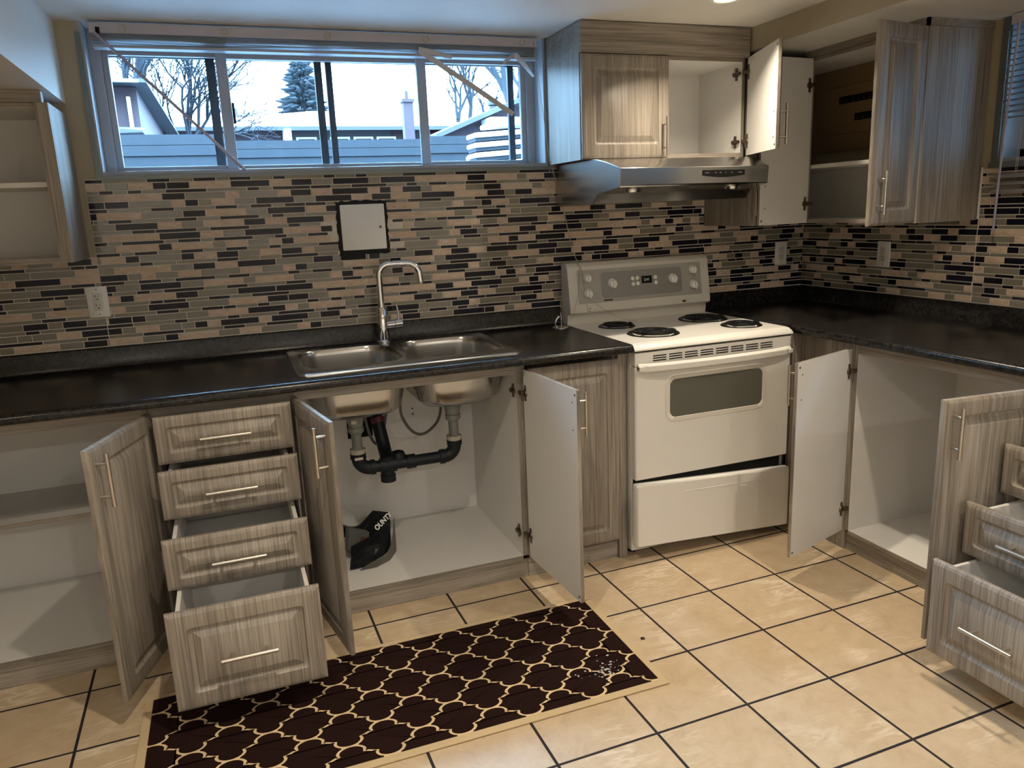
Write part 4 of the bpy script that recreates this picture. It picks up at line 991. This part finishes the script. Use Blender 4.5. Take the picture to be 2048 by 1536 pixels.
# ------------------------------------------------------------------ outside, seen through the back window
GZ = 1.50
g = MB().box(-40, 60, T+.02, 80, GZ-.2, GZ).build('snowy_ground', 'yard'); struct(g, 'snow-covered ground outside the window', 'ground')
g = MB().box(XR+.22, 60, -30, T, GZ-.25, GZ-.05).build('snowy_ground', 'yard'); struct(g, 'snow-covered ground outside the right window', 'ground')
fn = thing('wooden_fence', 'weathered horizontal board fence across the snowy yard', 'fence', (0, 4.2, GZ))
def board_run(x0, x1, y, ztop, nb, hb):
    b = MB()
    for k in range(nb):
        z = ztop-(k+1)*hb; b.box(x0, x1, y-.012-(k % 2)*.012, y+.010, z+.003, z+hb-.002)
    b.box(x0, x1, y+.010, y+.016, ztop-nb*hb, ztop-.01)
    return b
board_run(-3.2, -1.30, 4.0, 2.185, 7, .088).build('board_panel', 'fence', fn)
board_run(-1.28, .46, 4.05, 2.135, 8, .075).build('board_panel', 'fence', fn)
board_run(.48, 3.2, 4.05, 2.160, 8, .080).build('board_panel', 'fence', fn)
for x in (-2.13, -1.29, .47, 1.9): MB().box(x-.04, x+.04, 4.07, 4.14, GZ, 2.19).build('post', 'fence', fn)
st = thing('outdoor_step', 'snow-covered wooden steps climbing beside the fence', 'steps', (.78, 3.0, GZ))
for k in range(5):
    z = 2.150-k*.078; b = MB(); xa = .68 if k == 0 else .555
    b.add([(xa, 2.86, z-.004-.0), (1.3, 2.86, z+.045), (1.3, 3.10, z+.045), (xa, 3.10, z-.004), (xa, 2.86, z-.042), (1.3, 2.86, z+.005), (1.3, 3.10, z+.005), (xa, 3.10, z-.042)],
          [(0,1,2,3), (7,6,5,4), (0,4,5,1), (1,5,6,2), (2,6,7,3), (3,7,4,0)])
    tr = b.build('snow_cap', 'snow', st, bevel=.012)
    if k: MB().add([(xa+.01, 2.88, z-.043), (1.3, 2.88, z+.004), (1.3, 3.08, z+.004), (xa+.01, 3.08, z-.043), (xa+.01, 2.88, z-.070), (1.3, 2.88, z-.022), (1.3, 3.08, z-.022), (xa+.01, 3.08, z-.070)],
          [(0,1,2,3), (7,6,5,4), (0,4,5,1), (1,5,6,2), (2,6,7,3), (3,7,4,0)]).build('tread', 'fence', st)
MB().box(.56, .59, 3.11, 3.14, GZ, 1.90).build('leg', 'snow', st)
MB().box(1.20, 1.23, 3.11, 3.14, GZ, 2.2).build('leg', 'snow', st)
# middle house: low wall under a broad snow-covered roof
h = thing('house', 'low house with a broad snow-covered roof behind the fence', 'house', (1.3, 15, GZ))
b = MB(); b.box(-3.0, 4.3, 14.0, 20.0, GZ, 3.28); b.build('wall', 'siding', h)
MB().box(-3.0, -.02, 13.97, 13.995, GZ, 3.26).build('brick_panel', 'brick', h); MB().box(2.3, 4.3, 13.97, 13.995, GZ, 3.26).build('brick_panel', 'brick', h)
b = MB(); b.add([(-3.3, 13.6, 3.26), (4.7, 13.6, 3.26), (2.4, 17, 4.02), (.9, 17, 4.02), (-3.3, 20.4, 3.26), (4.7, 20.4, 3.26)], [(0,1,2,3), (4,3,2,5), (0,3,4), (1,5,2), (0,4,5,1)])
b.build('roof', 'snow', h); MB().box(-3.3, 4.7, 13.58, 13.62, 3.22, 3.30).build('gutter', 'siding', h)
for x in (.25, .95, 1.45, 1.95): 
    wd = MB().box(x, x+.42, 13.96, 13.99, 2.70, 3.12).build('window_frame', 'snow', h); MB().box(x+.04, x+.38, 13.945, 13.958, 2.73, 3.08).build('pane', 'siding', wd)
MB().box(-.02, .12, 13.5, 13.98, GZ, 3.24).build('door_post', 'snow', h)
def chimney(name, lab, x, y, z0, z1, w_, par=None):
    t = thing(name, lab, 'chimney', (x, y, z0)) if par is None else par
    c_ = MB().box(x-w_/2, x+w_/2, y-w_/2, y+w_/2, z0, z1).build('chimney' if par else 'stack', 'brick', t)
    MB().box(x-w_*.62, x+w_*.62, y-w_*.62, y+w_*.62, z1, z1+.06).cyl((x, y, z1+.06), (x, y, z1+.22), w_*.18, seg=10).build('chimney_cap', 'brick', c_)
chimney('chimney', '', -.78, 17, 3.0, 3.86, .22, h)
# right house gable
h = thing('house', 'gabled house with a brick chimney behind the right end of the fence', 'house', (3.6, 10.5, GZ))
b = MB(); b.add([(2.25, 10, GZ), (5.0, 10, GZ), (5.0, 10, 2.74), (3.62, 10, 3.28), (2.25, 10, 2.74)] + [(2.25, 15, GZ), (5.0, 15, GZ), (5.0, 15, 2.74), (3.62, 15, 3.28), (2.25, 15, 2.74)],
    [(0,1,2,3,4), (9,8,7,6,5), (0,4,9,5), (1,6,7,2)]); b.build('wall', 'brick', h)
b = MB()
for s in (-1, 1):
    xe = 3.62+s*1.50; b.add([(3.62, 9.7, 3.33), (xe, 9.7, 2.75), (xe, 15, 2.75), (3.62, 15, 3.33), (3.62, 9.7, 3.25), (xe, 9.7, 2.67), (xe, 15, 2.67), (3.62, 15, 3.25)], [(0,1,2,3), (7,6,5,4), (0,4,5,1), (1,5,6,2), (2,6,7,3), (3,7,4,0)])
b.build('roof', 'siding', h)
MB().box(3.02, 5.0, 9.5, 9.98, 2.86, 2.99).build('snowy_eave', 'snow', h)
chimney('chimney', '', 2.32, 12.5, 2.6, 3.62, .20, h)
MB().lathe((3.40, 10.4, 3.18), [(.07, 0), (.07, .10), (.10, .12), (.10, .20), (.0005, .24)], 12).build('roof_vent', 'siding', h)
# left house corner
h = thing('house', 'red brick house corner with a deep eave and white downspout at the left', 'house', (-2.6, 6.8, GZ))
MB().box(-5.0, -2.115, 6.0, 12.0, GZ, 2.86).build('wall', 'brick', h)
b = MB(); b.add([(-5, 5.72, 2.900), (-1.99, 5.72, 2.900), (-1.90, 12.2, 2.90), (-5, 12.2, 2.90), (-5, 5.72, 2.865), (-1.99, 5.72, 2.865), (-1.90, 12.2, 2.865), (-5, 12.2, 2.865), (-5, 8.5, 3.5), (-3.5, 8.8, 3.4)],
    [(0,4,5,1), (1,5,6,2), (7,6,5,4), (0,1,9,8), (1,2,9), (2,3,8,9)]); b.build('roof', 'siding', h)
MB().box(-5, -2.06, 5.66, 5.715, 2.862, 2.885).build('gutter', 'snow', h)
MB().box(-2.215, -2.18, 5.95, 5.995, GZ, 2.76).build('downspout', 'snow', h)
MB().add([(-2.6, 5.5, 2.42), (-2.07, 5.5, 2.38), (-2.07, 6.0, 2.46), (-2.6, 6.0, 2.46), (-2.6, 5.5, 2.34), (-2.07, 5.5, 2.36), (-2.07, 6, 2.36), (-2.6, 6, 2.34)], [(0,1,2,3), (7,6,5,4), (0,4,5,1), (1,5,6,2), (2,6,7,3), (3,7,4,0)]).build('porch_roof', 'siding', h)
# bare trees
def tree(lab, base, hh, r, seed, lean=(0, 0), depth=5, n0=3, spread=.55):
    rr = random.Random(seed); t = thing('bare_tree', lab, 'tree', base, 'bare trees'); tr = MB(); br = MB()
    def grow(p, d, L, rad, k, b):
        P = [p]; q = p; dd = d.copy(); n = 4
        for i in range(n):
            dd = (dd + Vector((rr.uniform(-.16, .16), rr.uniform(-.16, .16), rr.uniform(-.05, .12)))).normalized(); q = q + dd*L/n; P.append(q)
        b.tube(P, [rad*(1-.35*i/n) for i in range(n+1)], 5, cap=False)
        if k == 0: return
        m_ = n0 if k > 1 else 3
        for j in range(m_):
            a = rr.uniform(0, 2*math.pi); s = spread*rr.uniform(.6, 1.35)
            o_ = dd.orthogonal().normalized(); o_ = Matrix.Rotation(a, 3, dd) @ o_
            nd = (dd+o_*s+Vector((0, 0, .12))).normalized()
            grow(P[rr.choice([2, 3, 4, 4])], nd, L*rr.uniform(.58, .80), max(rad*.56, .004), k-1, br)
    grow(Vector(base), Vector((lean[0], lean[1], 1)).normalized(), hh, r, depth, tr)
    tr.build('trunk', 'bark', t, smooth=True) if False else None
    o = br.build('branches', 'bark', t); o2 = tr.build('trunk', 'bark', t)
tree('bare tree with a thin crooked crown, left of the first mullion', (-1.68, 11, GZ), 1.45, .060, 21, (.02, 0), 5, 4, .7)
tree('bushy bare tree standing between the left house and the first mullion', (-1.95, 10.5, GZ), 1.25, .05, 5, (.10, 0), 5, 4, .9)
tree('thick bare trunk rising behind the left house', (-2.50, 9.5, GZ), 2.0, .085, 8, (0, 0), 4, 3, .4)
tree('large bare tree with long drooping limbs at the right pane', (5.2, 13.5, GZ), 2.0, .16, 14, (-.16, 0), 5, 4, .62)
tree('bare tree with steep rising limbs behind the gabled house', (4.4, 15, GZ), 1.9, .12, 33, (-.12, 0), 5, 3, .6)
sp = thing('spruce_tree', 'tall blue-green spruce behind the snow-covered roof', 'tree', (1.35, 22, GZ))
MB().tube([(1.35, 22, GZ), (1.35, 22, 6.9)], [.18, .03], 8).build('trunk', 'bark', sp)
rr = random.Random(3); b = MB()
for k in range(1100):
    z = 3.0+rr.random()**1.2*3.9; L = (7.1-z)*.36*rr.uniform(.35, 1.15); a = rr.uniform(0, 2*math.pi); d = Vector((math.cos(a), math.sin(a), rr.uniform(-.28, .12)))
    p = Vector((1.35, 22, z)); e = p+d*L; s = Vector((-math.sin(a), math.cos(a), 0))*rr.uniform(.03, .09); m_ = p.lerp(e, .55)
    b.add([p+d*L*.15, m_+s, e, m_-s, m_+Vector((0, 0, .07)), m_-Vector((0, 0, .10))], [(0,1,4), (1,2,4), (2,3,4), (3,0,4), (1,0,5), (2,1,5), (3,2,5), (0,3,5)])
b.build('needle_boughs', 'needle', sp)
# added wall outside the right window, placed to block part of the sky
h = thing('house', 'added wall outside the right window that blocks sky light', 'house', (4.2, -3, GZ))
MB().box(4.2, 8, -9, 2, GZ, 4.6).build('wall', 'skyblock', h)
